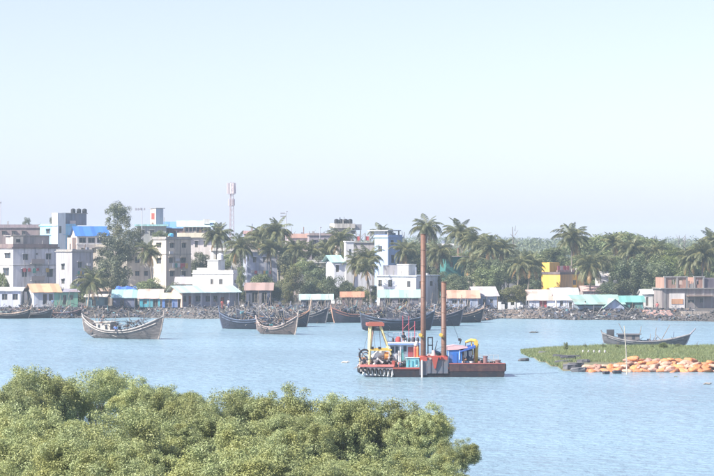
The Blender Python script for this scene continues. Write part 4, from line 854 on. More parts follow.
boat('brown fishing boat with raised bow nearest in the moored group', 276, 334, 6.3, -34, (.17,.135,.125), (.44,.36,.33), 2.6, .95, 1.5, 1.2, None, 70, 3, seed=4, stem=(.5,.42,.36))
boat('dark blue hulled fishing boat behind the brown one at left of the group', 247, 329, 7.6, 158, (.03,.035,.06), (.10,.13,.20), 2.8, 1.3, 1.0, .7, None, 80, 4, seed=5)
boat('dark fishing boat with a tall pale stem post beside the brown one', 283, 327, 7.0, 15, (.03,.035,.06), (.32,.18,.12), 2.8, 1.1, 1.3, .6, None, 90, 4, seed=6, stem=(.62,.45,.34), stemh=2.0)
boat('dark fishing boat moored right of the tall pale stem post', 322, 322, 9.5, 8, (.035,.04,.065), (.12,.19,.19), 3, 1.3, 1.2, .9, (-.3, 1.5, 2.2, 1.2, (.4,.5,.52)), 110, 5, seed=8)
boat('dark fishing boat with a peach painted stem', 357, 322.5, 7.2, 196, (.035,.035,.06), (.24,.11,.09), 2.9, 1.2, 1.1, .7, None, 90, 3, seed=9, stem=(.72,.42,.30), stemh=.5)
boat('dark boat moored behind the peach stemmed one', 375, 321, 8.5, 4, (.03,.03,.05), (.40,.34,.14), 3, 1.3, .9, .7, (.2, 1.6, 2.4, 1.2, (.3,.3,.34)), 100, 4, seed=10)
boat('broad dark fishing boat lying behind the dredger gantry', 396, 330.5, 9.8, 14, (.03,.032,.055), (.12,.15,.21), 3.4, 1.5, 1.2, .9, (-.2, 1.8, 2.6, 1.3, (.22,.22,.28)), 150, 6, seed=11, gearh=1.2)
boat('dark fishing boat piled with gear behind the tall spuds', 430, 326, 8.6, -6, (.03,.032,.055), (.22,.2,.22), 3.2, 1.4, 1.1, .8, None, 140, 5, seed=12, gearh=1.1)
boat('dark fishing boat with long boom at the right end of the group', 454, 322.5, 8.2, 6, (.03,.032,.05), (.36,.26,.2), 3, 1.2, 1.0, .9, (-.35, 1.5, 1.8, 1.1, (.5,.4,.32)), 100, 5, seed=13)
boat('dark hull drawn up on the shore right of the stem post boat', 340, 320, 7.4, 10, (.03,.03,.045), (.2,.2,.22), 2.8, 1.0, .9, .8, None, 80, 4, seed=14)
boat('dark boat wedged between the tall stem post boat and its neighbour', 305, 323, 6.8, -22, (.03,.03,.05), (.2,.19,.2), 2.7, 1.2, 1.2, .8, None, 80, 5, seed=31)
boat('dark boat nosed in between the peach stemmed boat and the shore', 348, 321.5, 6.4, 70, (.035,.03,.045), (.3,.22,.18), 2.7, 1.3, 1.2, .8, None, 70, 5, seed=32, stem=(.4,.3,.25))
boat('dark boat lying behind the tallest spud', 414, 322, 8.0, 172, (.03,.03,.05), (.2,.2,.22), 3, 1.3, 1.2, .9, (.1, 1.5, 2.0, 1.3, (.3,.36,.4)), 90, 6, seed=33)
boat('dark boat with a short cabin left of the rightmost moored boat', 441, 321.5, 7.4, -16, (.03,.032,.05), (.26,.22,.2), 2.9, 1.2, 1.3, .8, (-.3, 1.4, 1.6, 1.2, (.4,.36,.32)), 80, 5, seed=34)
boat('dark blue boat behind the leftmost boat of the moored group', 262, 321.5, 7.8, 10, (.03,.035,.06), (.2,.2,.24), 2.9, 1.2, 1.1, .8, (-.2, 1.4, 1.8, 1.2, (.25,.3,.36)), 80, 5, seed=35)
boat('beached boat with pale deck boards at the left edge', 9, 318.5, 6.2, 5, (.05,.045,.05), (.5,.38,.30), 2.4, .8, .7, .6, None, 30, 1, seed=15, inner=(.5,.4,.3))
boat('dark beached boat below the orange roofed house', 33, 318, 5.8, -10, (.05,.045,.05), (.24,.22,.22), 2.3, .8, .7, .6, None, 50, 2, seed=16)
boat('small dark beached boat left of the low palm', 62, 317.7, 5.6, 6, (.05,.045,.05), (.3,.2,.2), 2.2, .8, .6, .6, None, 50, 2, seed=17)
boat('grey fishing boat with upswept bow lying behind the islet', 644, 345.5, 9.6, -8, (.12,.115,.12), (.24,.23,.23), 2.4, .5, .85, 1.0, (-.38, 1.4, 2.6, .95, (.10,.10,.12)), 12, 1, seed=18, stem=(.25,.24,.27), stemh=.75, gearh=.1, raked=True)
bx = bpy.data.objects[-1] if False else None
person('person in a blue shirt sitting aboard the pale moon shaped boat', (GX(115, 308), 308.6, .95), R(-70), 'sit', (.14,.25,.62), (.12,.12,.14))
person('person in a white shirt standing aboard the dark boat behind the brown one', (GX(249, 345), 345, .38), R(-90), 'stand', (.6,.6,.6), (.2,.12,.1))
person('person in a teal shirt sitting in the brown boat', (GX(271, 326), 326, .7), R(-90), 'sit', (.05,.3,.34), (.1,.1,.12))

for px_, t_, rz_, sh_, lw_, lab in ((222, 7.5, -1.2, (.55,.12,.10), (.3,.1,.1), 'person in a red shirt standing on the stones before the long porch'), (228, 8.2, -2, (.5,.5,.52), (.12,.14,.25), 'person in a pale shirt beside the long porch'), (48, 8.0, -1.5, (.2,.3,.45), (.1,.1,.1), 'person in a blue shirt before the orange roofed house'), (582, 7.2, -1.4, (.6,.58,.55), (.2,.15,.15), 'person in a white shirt in front of the turquoise boat shed'), (650, 7.0, -1.7, (.5,.15,.15), (.1,.1,.12), 'person in red by the brick rubble heap')):
    x_ = GX(px_, 398); y_ = shore(x_)+t_; person(lab, (x_, y_, land_z(x_, y_)+.02), rz_, 'stand', sh_, lw_)
# ------------------------------------------------------------------ islet with grass, sandbags and pole
def isl_front(px):    # near edge rows
    return 354 + (px-521)*(19/45) + 1.1*math.sin(px*.55)*min(1, (px-521)/12) if px < 566 else 373 - .4*math.sin(px*.07)
def isl_back(px): return 351 - 3.5*min(1, (px-521)/70) if px < 760 else 347.5
pxs = list(np.arange(521, 1000, 6)); V = []; Q = []; nr = 9
for px in pxs:
    y0, y1 = DW(isl_front(px)), DW(isl_back(px)); x0 = GX(px, (y0+y1)/2)
    for j in range(nr):
        t = j/(nr-1); y = y0+(y1-y0)*t; e = min(1, (px-521)/25)
        V.append((GX(px, y), y, -.35 if j in (0, nr-1) else (.12 + .38*math.sin(math.pi*t)**.6)*e - .06*(1-e)))
for i in range(len(pxs)-1):
    for j in range(nr-1): Q.append((i*nr+j, (i+1)*nr+j, (i+1)*nr+j+1, i*nr+j+1))
tag(link('islet', np_mesh('islet', V, Q, mat('ground', (.20,.18,.11), col2=(.12,.14,.06)), True)), kind='structure')
rng = np.random.default_rng(11); N = 120000
px = 521+rng.random(N)**.9*330; tt = rng.random(N)
fr = np.array([DW(isl_front(p)) for p in px]); bk = np.array([DW(isl_back(p)) for p in px]); lim = np.where(px > 562, .22, .04)
y = fr+(bk-fr)*(lim+(.97-lim)*tt); x = (px-357)/F*y; e = np.minimum(1, (px-521)/25)
clump = .55+.45*np.sin(x*1.3+np.sin(y*.8)*2)*np.sin(y*.5+x*.3)+.25*rng.random(N)
hgt = (.18+.24*clump)*(.55+.45*e)*rng.uniform(.6, 1.2, N); z0 = .05+.32*np.sin(np.pi*np.clip((y-fr)/(bk-fr), 0, 1))**.6*e
a = rng.random(N)*6.283; wd = .018+.025*rng.random(N); ln = .3*hgt
dx, dy = np.cos(a)*wd, np.sin(a)*wd; lx, ly = rng.normal(size=N)*ln, rng.normal(size=N)*ln
G = np.stack([np.stack([x-dx, y-dy, z0], 1), np.stack([x+dx, y+dy, z0], 1), np.stack([x+lx, y+ly, z0+hgt], 1)], 1)
tag(link('islet_grass', np_mesh('islet_grass', G, np.arange(3*N).reshape(-1, 3), mat('leaf', (.14,.195,.08), col2=(.23,.27,.125)))), 'short green grass covering the islet', 'grass', kind='stuff')
ORDN_ = 'first second third fourth fifth sixth'.split()
T('small yellow green shrub on the islet grass', 663, 341, 351, 12, DW(353), 'pale', name='bush', base=.3)
for i, p_ in enumerate((585, 603, 618, 652, 678, 697)): T(f'low weedy clump on the islet, {ORDN_[i]} from the left along its back', p_, 343.5+i % 2, 352, 9+3*(i % 3), DW(351.5), 'pale', 'tall', name='bush', base=.25, cat='shrub')
T('tuft of tall reeds at the islet tip', 566, 341, 352, 9, DW(354), 'pale', 'tall', name='bush', base=.3)
# sandbags
def bag_mesh(seed, m):
    rnd = random.Random(seed); V = []; Q = []; nu, nv = 16, 9
    ph = [rnd.uniform(0, 6) for _ in range(4)]
    for j in range(nv):
        v = -math.pi/2+math.pi*j/(nv-1)
        for i in range(nu):
            u = 2*math.pi*i/nu; c = math.cos(v); sq = lambda q, e: math.copysign(abs(q)**e, q)
            x = .62*sq(math.cos(u), .42)*sq(c, .55); y_ = .40*sq(math.sin(u), .5)*sq(c, .55); z = .21*sq(math.sin(v), .8)
            k = 1+.10*math.sin(3*u+ph[0])+.08*math.sin(5*u+ph[1]+2*v); V.append((x*k, y_*k, z*(1+.18*math.sin(2*u+ph[2]))+.03*math.sin(4*x+ph[3])))
    for j in range(nv-1):
        for i in range(nu): Q.append((j*nu+i, j*nu+(i+1) % nu, (j+1)*nu+(i+1) % nu, (j+1)*nu+i))
    return np_mesh('sandbag', V, Q, m, True)
BAGC = [('orange', (.66,.24,.09)), ('pale peach', (.60,.38,.28)), ('dusty pink', (.50,.29,.23)), ('deep orange', (.56,.20,.08))]
BAGM = {(c, s): bag_mesh(s*5+i, mat('bag', col)) for i, (c, col) in enumerate(BAGC) for s in range(3)}
rnd = random.Random(21)
def bag(px, y_, z, c, label, tilt=.28):
    s = rnd.uniform(.74, 1.12)
    o = link('sandbag', BAGM[(c, rnd.randint(0, 2))], None, (GX(px, y_), y_, z), (rnd.uniform(-tilt, tilt), rnd.uniform(-tilt, tilt), rnd.choice([rnd.uniform(-.5, .5), rnd.uniform(.7, 1.5)])), (s*1.1, s*1.05, s*1.0))
    tag(o, label, 'sandbag', 'sandbags along the near edge of the islet')
ORDN = 'first second third fourth fifth sixth seventh eighth ninth tenth eleventh twelfth thirteenth fourteenth fifteenth sixteenth seventeenth eighteenth nineteenth twentieth twenty-first twenty-second twenty-third twenty-fourth'.split()
for rown, p0, st, n, y0_, z_, wts in (('waterline row', 584, 7.0, 20, 230.6, .10, [6, 2, 2, 3]), ('second row', 590, 7.2, 18, 231.5, .40, [5, 4, 2, 2]), ('third row', 622, 7.4, 14, 232.4, .66, [5, 3, 2, 2]), ('top row', 630, 8.5, 8, 233.2, .92, [6, 2, 1, 3])):
    for i in range(n):
        c = rnd.choices([q[0] for q in BAGC], wts)[0]
        bag(p0+i*st+rnd.uniform(-2, 2), y0_+rnd.uniform(-.3, .5), z_+rnd.uniform(-.05, .06), c, f'{c} sandbag, {ORDN[i]} from the left in the {rown}')
bag(633, 232.8, 1.2, 'orange', 'orange sandbag topmost of the pile right of the pole', .3)
STN = [mat('stone', (.05,.05,.065), col2=(.08,.08,.1)), mat('stone', (.08,.08,.09), col2=(.12,.12,.13)), mat('stone', (.13,.13,.15), col2=(.16,.16,.17))]
k = 0
for p, y_, z, s, lab in ((563, 366, .2, .75, 'dark flat slab at the left end of the slab heap'), (570, 370, .15, .8, 'long dark slab at the waterline left of the sandbags'), (568, 364, .55, .6, 'dark slab topmost of the heap left of the sandbags'), (576, 369.5, .3, .7, 'mid grey slab beside the leftmost sandbags'), (579, 372, .12, .6, 'dark slab touching the leftmost sandbag'), (606, 374, .1, .35, 'small black stone at the water between sandbags'), (617, 373.6, .12, .4, 'dark stone left of the bamboo pole foot'), (545, 357, .3, .6, 'dark flat stone in the grass near the islet tip'), (561, 361.5, .35, .7, 'dark slab highest up the grass left of the sandbags'), (573, 362.5, .45, .6, 'grey slab behind the heap left of the sandbags'), (583, 366.5, .45, .5, 'grey slab wedged behind the leftmost sandbags'), (552, 359, .2, .5, 'small dark slab left of the slab heap'), (524, 361, .02, .5, 'low dark plank at the islet tip')):
    k += 1; q = random.Random(k); y2 = DW(y_); g = MB(); n = 7; rg = lambda f, z_: [(s*1.5*f*math.cos(6.283*i/n)*q.uniform(.8, 1.1), s*.9*f*math.sin(6.283*i/n)*q.uniform(.8, 1.1), z_) for i in range(n)]
    rs_ = [rg(.9, -.25*s-.1), rg(1, .2*s), rg(.88, .5*s)]; g.add([v for r_ in rs_ for v in r_], [(i*n+j, i*n+(j+1) % n, (i+1)*n+(j+1) % n, (i+1)*n+j) for i in range(2) for j in range(n)] + [tuple(2*n+j for j in range(n))])
    tag(g.build('stone_slab', STN[k % 3], None, (GX(p, y2), y2, z), (0, q.uniform(-.1, .1), q.random())), lab, 'stone', 'dark slabs on the islet edge')
d = DW(374.5); pp = empty('bamboo_pole', (GX(627, d), d, -.4), 0, 'tall thin bamboo pole standing in front of the sandbags', 'pole')
MB().tube([(0, 0, 0), (-.08, 0, 2.6), (-.26, 0, GZ(326, d)+.4)], [.06, .055, .04], 7).build('culm', mat('wood', (.55,.50,.40)), pp)
for i in range(6): MB().torus((-.03-.04*i, 0, .7+.75*i), (0, 0, 1), .056-.002*i, .012, 8, 4).build('node', mat('wood', (.4,.35,.26)), pp)
for i in range(5):
    p = 583+i*5.5; y2 = DW(358); MB_ = MB().tube([(0, 0, 0), (0, 0, .12), (0, 0, .3)], [.09, .11, .04], 8); tag(MB_.build('white_float', mat('plain', (.42,.42,.42)), None, (GX(p, y2), y2, .58)), 'small white float, ' + 'first second third fourth fifth'.split()[i] + ' from the left on the islet grass', 'float', 'white floats on the islet grass')
def driftwood(px, y_, L, label, c=(.3,.27,.24), cat='driftwood', name='driftwood'):
    d = DW(y_); g = MB().tube([(-L/2, 0, 0), (-L*.2, .1, .08), (L*.2, -.05, .05), (L/2, .1, .12)], [.05*L, .11*L, .09*L, .03*L], 6).tube([(L*.1, 0, .03), (L*.3, .1, .3*L)], [.03*L, .012*L], 5); tag(g.build(name, mat('wood', c), None, (GX(px, d), d, .02)), label, cat)
driftwood(345.5, 363, .9, 'pale bit of driftwood afloat left of the dredger', (.6,.55,.5)); driftwood(708, 384.5, .8, 'brown driftwood afloat at the lower right edge'); driftwood(661, 378, .25, 'twig sticking out of the water before the sandbags'); driftwood(676, 377.5, .35, 'weed clump afloat in front of the right sandbags', (.2,.2,.1)); driftwood(534, 333, 1.3, 'dark stick afloat beyond the islet tip', (.1,.1,.1))

# ------------------------------------------------------------------ dredger
DD = DW(377.3); S = F/DD
DR = empty('dredger', (GX(430, DD), DD, 0), R(2), 'red and blue cutter dredger with two tall rusty spuds', 'dredger')
X = lambda px: (px-430)/S
Zz = lambda py: (377.3-py)/S
def dp(name, m, p0, p1, y0, y1, r0, r1, parent=None):   # rows r0 (top) .. r1 (bottom)
    return MB().box(X(p0), X(p1), y0, y1, Zz(r1), Zz(r0)).build(name, m, parent or DR)
MT = lambda c, **k: mat('metal', c, **k)
BLK, MAR, RED, YEL, BLU, TUR, GRY, WHT, RUST = MT((.012,.012,.02), rough=.9, wear=.12), MT((.05,.022,.026), rough=.85, wear=.3), MT((.42,.07,.05), wear=.5), MT((.62,.42,.07), wear=.5), MT((.035,.16,.46), wear=.4), MT((.18,.46,.50), wear=.5), MT((.11,.125,.155), wear=.6), MT((.58,.57,.57), wear=.55), mat('rust', (.13,.068,.048), wear=.8)
W_ = 5.0
MB().prism([(X(394), Zz(368.5)), (X(391), Zz(371)), (X(397), -.6), (X(501), -.6), (X(504.5), .1), (X(505), .62), (X(394.5), .62)], 0, W_).build('hull', BLK, DR)
dp('bulwark', MAR, 449, 505.3, -.03, .12, 364.2, 371.5); dp('bulwark', MAR, 449, 505.3, W_-.12, W_+.03, 364.2, 371.5); dp('transom', MAR, 504, 505.2, .13, W_-.13, 364.5, 371.5)
for p in (459, 470, 498): dp('stiffener', MAR, p, p+.5, -.05, -.033, 364.5, 371.3)
dp('deck', MT((.22,.10,.09)), 394, 504, .13, W_-.13, 368.8, 370.5); dp('gunwale', RED, 393, 449, -.06, .1, 367.6, 368.9); dp('gunwale', MT((.32,.10,.09)), 449, 505.5, -.07, .15, 363.3, 364.1)
MB().prism([(X(359), Zz(367.2)), (X(394), Zz(368)), (X(394), Zz(377.5)), (X(380), Zz(376)), (X(366), Zz(373.5)), (X(359), Zz(371))], .15, W_-.4).build('bow_pontoon', MT((.60,.56,.54), wear=.5), DR)
dp('bow_gunwale', MT((.62,.20,.17)), 360, 394, .05, .3, 364.6, 367.0); dp('bow_deck', MT((.5,.28,.25)), 360, 394, .31, W_-.5, 366.0, 367.1)
TY = MB().torus((0, 0, 0), (0, 1, 0), .25, .10, 12, 6).mesh('tyre', mat('plain', (.02,.02,.022)), True)
for i in range(9): link('tyre', TY, DR, (X(360.5+i*3.9+random.uniform(-.5,.5)), .0, Zz(370.3+i*.3+random.uniform(-.5,.5))), (random.uniform(-.1,.1), random.uniform(-.35,.35), random.uniform(.5, 1.0)), (.8, .8, .95))
link('tyre', TY, DR, (X(505.8), .6, Zz(367.8)), (0, 0, 1.4), (1.1, 1.1, 1.1)); link('tyre', TY, DR, (X(359), 1.2, Zz(369.5)), (0, 0, 1.4)); link('tyre', TY, DR, (X(404), .35, Zz(366.3)), (.2, 0, .3), (.9, .9, .9))
for i in range(8): MB().tube([(X(363+i*4.1), .05, Zz(369)), (X(363.6+i*4.1), -.02, Zz(372.5+.3*i)), (X(362.8+i*4.1), -.05, Zz(374.6+.32*i))], [.07, .14, .06], 6).build('fender_rope', mat('cloth', (.7,.68,.64)), DR)
# centre plate with clamps and spuds
dp('well_plate', GRY, 427.2, 448, -.1, .02, 360, 373.5); dp('well_plate', MT((.09,.10,.13)), 419.5, 427, -.08, .02, 361, 375); MB().tube([(X(422), -.18, -1), (X(422), -.18, Zz(360))], .09, 8).build('guide_pole', MT((.6,.55,.5)), DR)
for p in (430, 436, 442): dp('rib', MT((.09,.10,.13)), p, p+.7, -.16, -.105, 361, 373)
def spud(px, ytop, zb, r_):
    h = Zz(ytop); n = 10
    o = MB().tube([(0, 0, zb), (0, 0, h)], r_, 14).build('spud', RUST, DR, (X(px), .45, 0), smooth=True)
    for i in range(int((h-1.5)/1.45)): MB().torus((0, 0, 1.6+i*1.45), (0, 0, 1), r_, .025, 14, 4).build('weld_ring', RUST, o)
    MB().tube([(0, 0, h+.001), (0, 0, h+.06)], [r_*1.12, r_*1.12], 14).build('cap', MT((.16,.09,.07)), o)
spud(423.6, 234.5, -4, .245); spud(444.2, 282.5, -4, .245)
for p in (423.6, 444.2):
    MB().tube([(X(p), .45, Zz(362)), (X(p), .45, Zz(356))], .40, 14).build('spud_clamp', RED, DR); dp('clamp_arm', RED, p-3.4, p+3.4, -.06, .9, 357, 361)
    MB().tube([(X(p-3.2), -.1, Zz(335)), (X(p-3.2), .1, Zz(335))], .17, 12).build('sheave', YEL, DR); MB().box(X(p-3.4), X(p), -.04, .3, Zz(337.5), Zz(336.3)).build('sheave_bracket', YEL, DR)
MB().hull8([(X(434.2), -.25, Zz(368.5)), (X(435.6), -.25, Zz(368.5)), (X(435.6), .2, Zz(368.5)), (X(434.2), .2, Zz(368.5))], [(X(431.6), -.35, Zz(357.5)), (X(438), -.35, Zz(357.5)), (X(438), .4, Zz(357.5)), (X(431.6), .4, Zz(357.5))]).build('hopper', RED, DR)
dp('hopper_rail', RED, 427.6, 441, -.3, .1, 355.8, 357.4); MB().tube([(X(433.6), .2, Zz(358)), (X(433.6), .2, Zz(350.5))], [.25, .13], 8).build('hopper_cone', MT((.68,.5,.45)), DR)
# dark frame, green tank, pumps
for p in (427.9, 432.4): dp('frame_post', BLK, p, p+1, .5, .62, 338.5, 362)
dp('frame_beam', BLK, 427.9, 433.4, .5, .62, 337.3, 338.4); dp('frame_beam', BLK, 429, 432.3, .52, .6, 345, 346)
MB().tube([(X(436.5), 1.2, Zz(356.5)), (X(436.5), 2.6, Zz(356.5))], .38, 12).build('tank', MT((.04,.20,.17)), DR); MB().tube([(X(441), 1.3, Zz(354)), (X(435), 1.3, Zz(351.5))], .12, 8).build('exhaust_pipe', MT((.1,.2,.35)), DR)
MB().box(X(428), X(431.5), .9, 1.8, Zz(362), Zz(355)).build('winch', MT((.05,.22,.15)), DR); MB().tube([(X(429.5), .3, Zz(357)), (X(429.5), .9, Zz(357))], .3, 10).build('winch_drum', MT((.55,.5,.48)), DR)
# A-frame gantry
def strut(name, m, a, b_, r_, n=6): return MB().tube([(X(a[0]), a[1], Zz(a[2])), (X(b_[0]), b_[1], Zz(b_[2]))], r_, n).build(name, m, DR)
YP = MT((.64,.55,.26), wear=.55)
for yy in (.7, 3.6): strut('gantry_leg', YP, (369.6+(.6 if yy > 1 else 0), yy, 366), (371.2, yy+.1, 326), .13); strut('gantry_leg', YP, (391.5, yy, 355), (381, yy+.1, 326), .09)
strut('gantry_leg', MT((.45,.25,.2)), (371.5, 3.2, 356), (374.5, 2.2, 326), .07)
dp('gantry_beam', MT((.34,.09,.06)), 367.3, 384.5, .55, 3.9, 323.6, 326.4); dp('gantry_head', MT((.30,.12,.08)), 369.5, 383, 1.2, 1.9, 322.4, 323.55); dp('cross_beam', YEL, 370.5, 392, .62, .8, 349.6, 351); dp('cross_beam', YEL, 371, 392, 3.5, 3.7, 349.6, 351)
strut('hoist_block', BLK, (373.6, 2, 331), (374.2, 2, 326.5), .14); strut('hoist_cable', mat('plain', (.1,.1,.1)), (374, 2, 330), (377, 1.8, 358), .02, 4); strut('hoist_cable', mat('plain', (.1,.1,.1)), (380, 2, 326), (382, 1.8, 356), .02, 4)
dp('lamp_box', BLK, 371.6, 374, .6, .9, 347, 349.5); dp('lamp_box', BLK, 378.5, 381.5, .6, .9, 347.2, 349.5)
# ladder with cutter motor, hose ring
MB().hull8([(X(362), 1.4, Zz(364)), (X(398), 1.4, Zz(360)), (X(398), 3, Zz(360)), (X(362), 3, Zz(364))], [(X(362), 1.4, Zz(362)), (X(398), 1.4, Zz(356.5)), (X(398), 3, Zz(356.5)), (X(362), 3, Zz(362))]).build('ladder', MT((.55,.46,.42), wear=.6), DR)
MB().tube([(X(373), 1.3, Zz(359)), (X(380), 1.3, Zz(354.5)), (X(386), 1.3, Zz(353.5))], [.3, .36, .3], 10).build('pump_casing', MT((.70,.66,.60), wear=.4), DR)
MB().tube([(X(385), 1.1, Zz(356.5)), (X(391.5), 1.1, Zz(356.5))], [.40, .36], 12).build('cutter_motor', MT((.70,.26,.06), wear=.3), DR); MB().tube([(X(391.6), 1.1, Zz(356.5)), (X(392.6), 1.1, Zz(356.5))], .42, 12).build('motor_flange', BLK, DR)
MB().tube([(X(376), .7, Zz(362.5)), (X(384), .7, Zz(361)), (X(395), .8, Zz(363.5))], .14, 8).build('suction_hose', BLK, DR); MB().tube([(X(374), .6, Zz(365)), (X(378), .5, Zz(359)), (X(383), .6, Zz(363))], .12, 8).build('pipe', MT((.68,.66,.62)), DR)
MB().torus((X(365.5), 1.6, Zz(356)), (.25, 1, .1), .52, .09, 18, 6).build('hose_ring', BLK, DR); MB().torus((X(366.3), 1.9, Zz(357)), (.3, 1, .2), .36, .07, 16, 6).build('hose_ring', MT((.3,.3,.32)), DR); strut('ring_stand', BLK, (365.5, 1.6, 366), (365.5, 1.6, 361), .05)
rnd = random.Random(8)
def dclut(p0, p1, y0, y1, r0, r1, n, sm=.4, nm='deck_gear'):
    def reg(rr): return X(rr.uniform(p0, p1)), rr.uniform(y0, y1), Zz(rr.uniform(r0, r1))-.1
    tag(clutter(n, reg, rnd, sm, .15).build(nm, SCRAPS, DR), kind='stuff')
dclut(362, 396, .4, 3.5, 358, 366, 110); dclut(462, 486, .3, 3.5, 360, 368, 60, .35); dclut(426, 447, .4, 3, 355, 366, 60, .4); dclut(390, 412, .35, .9, 361, 368, 40, .35)
# wheelhouse
wh = dp('wheelhouse', MT((.56,.60,.64), wear=.5), 390, 420, 1.0, 3.8, 345.2, 369)
dp('wheelhouse_roof', MT((.20,.30,.55), wear=.1), 388, 422.5, .55, 4.1, 343.6, 345.1); dp('roof_top', MT((.70,.72,.75), wear=.1), 388.4, 422, .6, 4.05, 342.6, 343.5)
for p0, p1, r0, r1, c in ((391, 394.5, 347, 353, (.03,.04,.06)), (396, 399, 347, 353, (.03,.04,.06)), (404, 407, 346.5, 352, (.03,.03,.05)), (394.8, 395.8, 346, 368, (.45,.44,.5))): dp('window' if c[0] < .1 else 'post', mat('glass', c), p0, p1, .93, .997, r0, r1)
dp('door', MT((.16,.45,.42), wear=.2), 400, 404, .94, .997, 350, 366); dp('side_panel', MT((.28,.05,.06)), 408.5, 413.5, .9, .997, 347.5, 362); dp('white_panel', WHT, 392, 397, .8, .9, 354, 363); dp('white_panel', WHT, 398.5, 400, .8, .9, 351, 366)
for p in (389, 400.5, 414, 421.5): dp('roof_post', WHT, p, p+.8, .65, .75, 345.2, 368)
dp('bench', BLK, 401, 405, .3, .7, 363, 367.5); dp('drum', RED, 392, 395, .4, .7, 361, 367)
tb = dp('generator_box', TUR, 406.2, 419.3, .15, .95, 358.3, 368.3); dp('box_panel', MT((.05,.30,.36), wear=.1), 408, 409.2, .11, .145, 360, 366.5, tb); dp('box_panel', MT((.05,.26,.33), wear=.1), 412, 413.2, .11, .145, 361, 366.5, tb); dp('box_panel', MT((.04,.18,.24), wear=.1), 415.5, 417.2, .11, .145, 360, 364, tb)
dp('box_rim', MT((.5,.75,.78), wear=.1), 405.9, 419.6, .1, 1.0, 357.6, 358.2)
for p, c in ((415.3, (.62,.10,.06)), (417.8, (.70,.20,.06))):
    MB().tube([(X(p), .5, Zz(361)), (X(p), .5, Zz(348.5)), (X(p), .5, Zz(346.5))], [.13, .13, .05], 10).build('gas_cylinder', MT(c, wear=.15), DR)
MB().tube([(X(416), .6, Zz(346)), (X(417.5), .6, Zz(341.5))], [.2, .14], 8).build('white_sack', mat('cloth', (.7,.7,.7)), DR)
for p in (404, 410, 416): strut('aerial', MT((.45,.08,.12)), (p, 2, 344), (p, 2, 316.5 if p < 415 else 322), .035, 5)
strut('aerial_tie', MT((.45,.08,.12)), (404, 2, 330), (410, 2, 324), .02, 4); strut('aerial_tie', MT((.45,.08,.12)), (410, 2, 331), (416, 2, 326), .02, 4)
def bundle(px, y_, r0, r1, w_, c, label, nm='bundle'):
    q = random.Random(int(px*3)); h = (r1-r0)/S; n = 8; w2 = w_/S/2; rg = lambda f, z_: [(w2*f*math.cos(6.283*i/n)*q.uniform(.85, 1.1), .22*f*math.sin(6.283*i/n), z_) for i in range(n)]
    rr = [rg(.9, 0), rg(1.05, h*.4), rg(.8, h*.8), rg(.3, h)]
    g = MB().add([v for r_ in rr for v in r_], [(i*n+j, i*n+(j+1) % n, (i+1)*n+(j+1) % n, (i+1)*n+j) for i in range(3) for j in range(n)] + [tuple(3*n+j for j in range(n))])
    ang = R(2); wx, wy = X(px), y_; o = g.build(nm, mat('cloth', c), None, (DR.location.x+wx*math.cos(ang)-wy*math.sin(ang), DR.location.y+wx*math.sin(ang)+wy*math.cos(ang), Zz(342.55)), smooth=True)
    tag(o, label, 'bundle', 'bundles on the wheelhouse roof')
bundle(393.5, 1.2, 338, 342.6, 2.4, (.06,.06,.07), 'small dark bundle at the left end of the wheelhouse roof'); bundle(398.8, 1.2, 337, 342.6, 6, (.45,.08,.08), 'red bundle on the wheelhouse roof left of the seated person')
bundle(410, 1.3, 338.2, 342.6, 3, (.05,.05,.06), 'dark bundle right of the seated person on the wheelhouse roof'); bundle(414, 1.3, 337.5, 342.6, 4, (.07,.06,.08), 'wide dark bundle second from the right on the wheelhouse roof'); bundle(418.5, 1.2, 337.8, 342.6, 3.4, (.05,.05,.07), 'dark bundle at the right end of the wheelhouse roof')
ang = R(2); person('person in dark clothes sitting on the dredger wheelhouse roof', (DR.location.x+X(404)-1.3*math.sin(ang), DR.location.y+1.3, Zz(342.6)-.0), R(-60), 'sit', (.04,.05,.08), (.05,.05,.06))
# blue cabin, canopy, crane, stern
cb = dp('blue_cabin', BLU, 449.5, 462.5, .4, 3.2, 350.5, 369); dp('cabin_light_strip', MT((.45,.62,.75), wear=.1), 448.3, 449.4, .38, .6, 351, 369, cb); dp('cabin_door', MT((.02,.12,.42), wear=.1), 453, 457.5, .36, .397, 353, 368, cb); dp('cabin_light_strip', MT((.5,.62,.8), wear=.1), 459.5, 460.4, .35, .397, 351, 360, cb)  # pale strip at the cabin's left end has sunlight put into its colour
MB().prism([(X(447.5), Zz(350.3)), (X(447.5), Zz(347.2)), (X(456), Zz(346.2)), (X(468), Zz(347.2)), (X(468), Zz(348.2)), (X(458), Zz(349.9))], .3, 3.4).build('canopy', MT((.62,.40,.40), wear=.1), DR)
MB().hull8([(X(460), .0, Zz(352.5)), (X(475.5), .0, Zz(348)), (X(475.5), 3.4, Zz(348)), (X(460), 3.4, Zz(351))], [(X(460), .0, Zz(351.5)), (X(475.5), .0, Zz(345.5)), (X(475.5), 3.4, Zz(345.5)), (X(460), 3.4, Zz(350.4))]).build('tarpaulin', mat('cloth', (.05,.12,.42)), DR)
dp('tarp_wall', mat('cloth', (.05,.11,.36)), 463, 475, 2.6, 2.7, 350, 366); dp('canopy_post', MAR, 474, 475, .2, .35, 348, 366); dp('canopy_post', MAR, 463, 464, .15, .25, 351, 366)
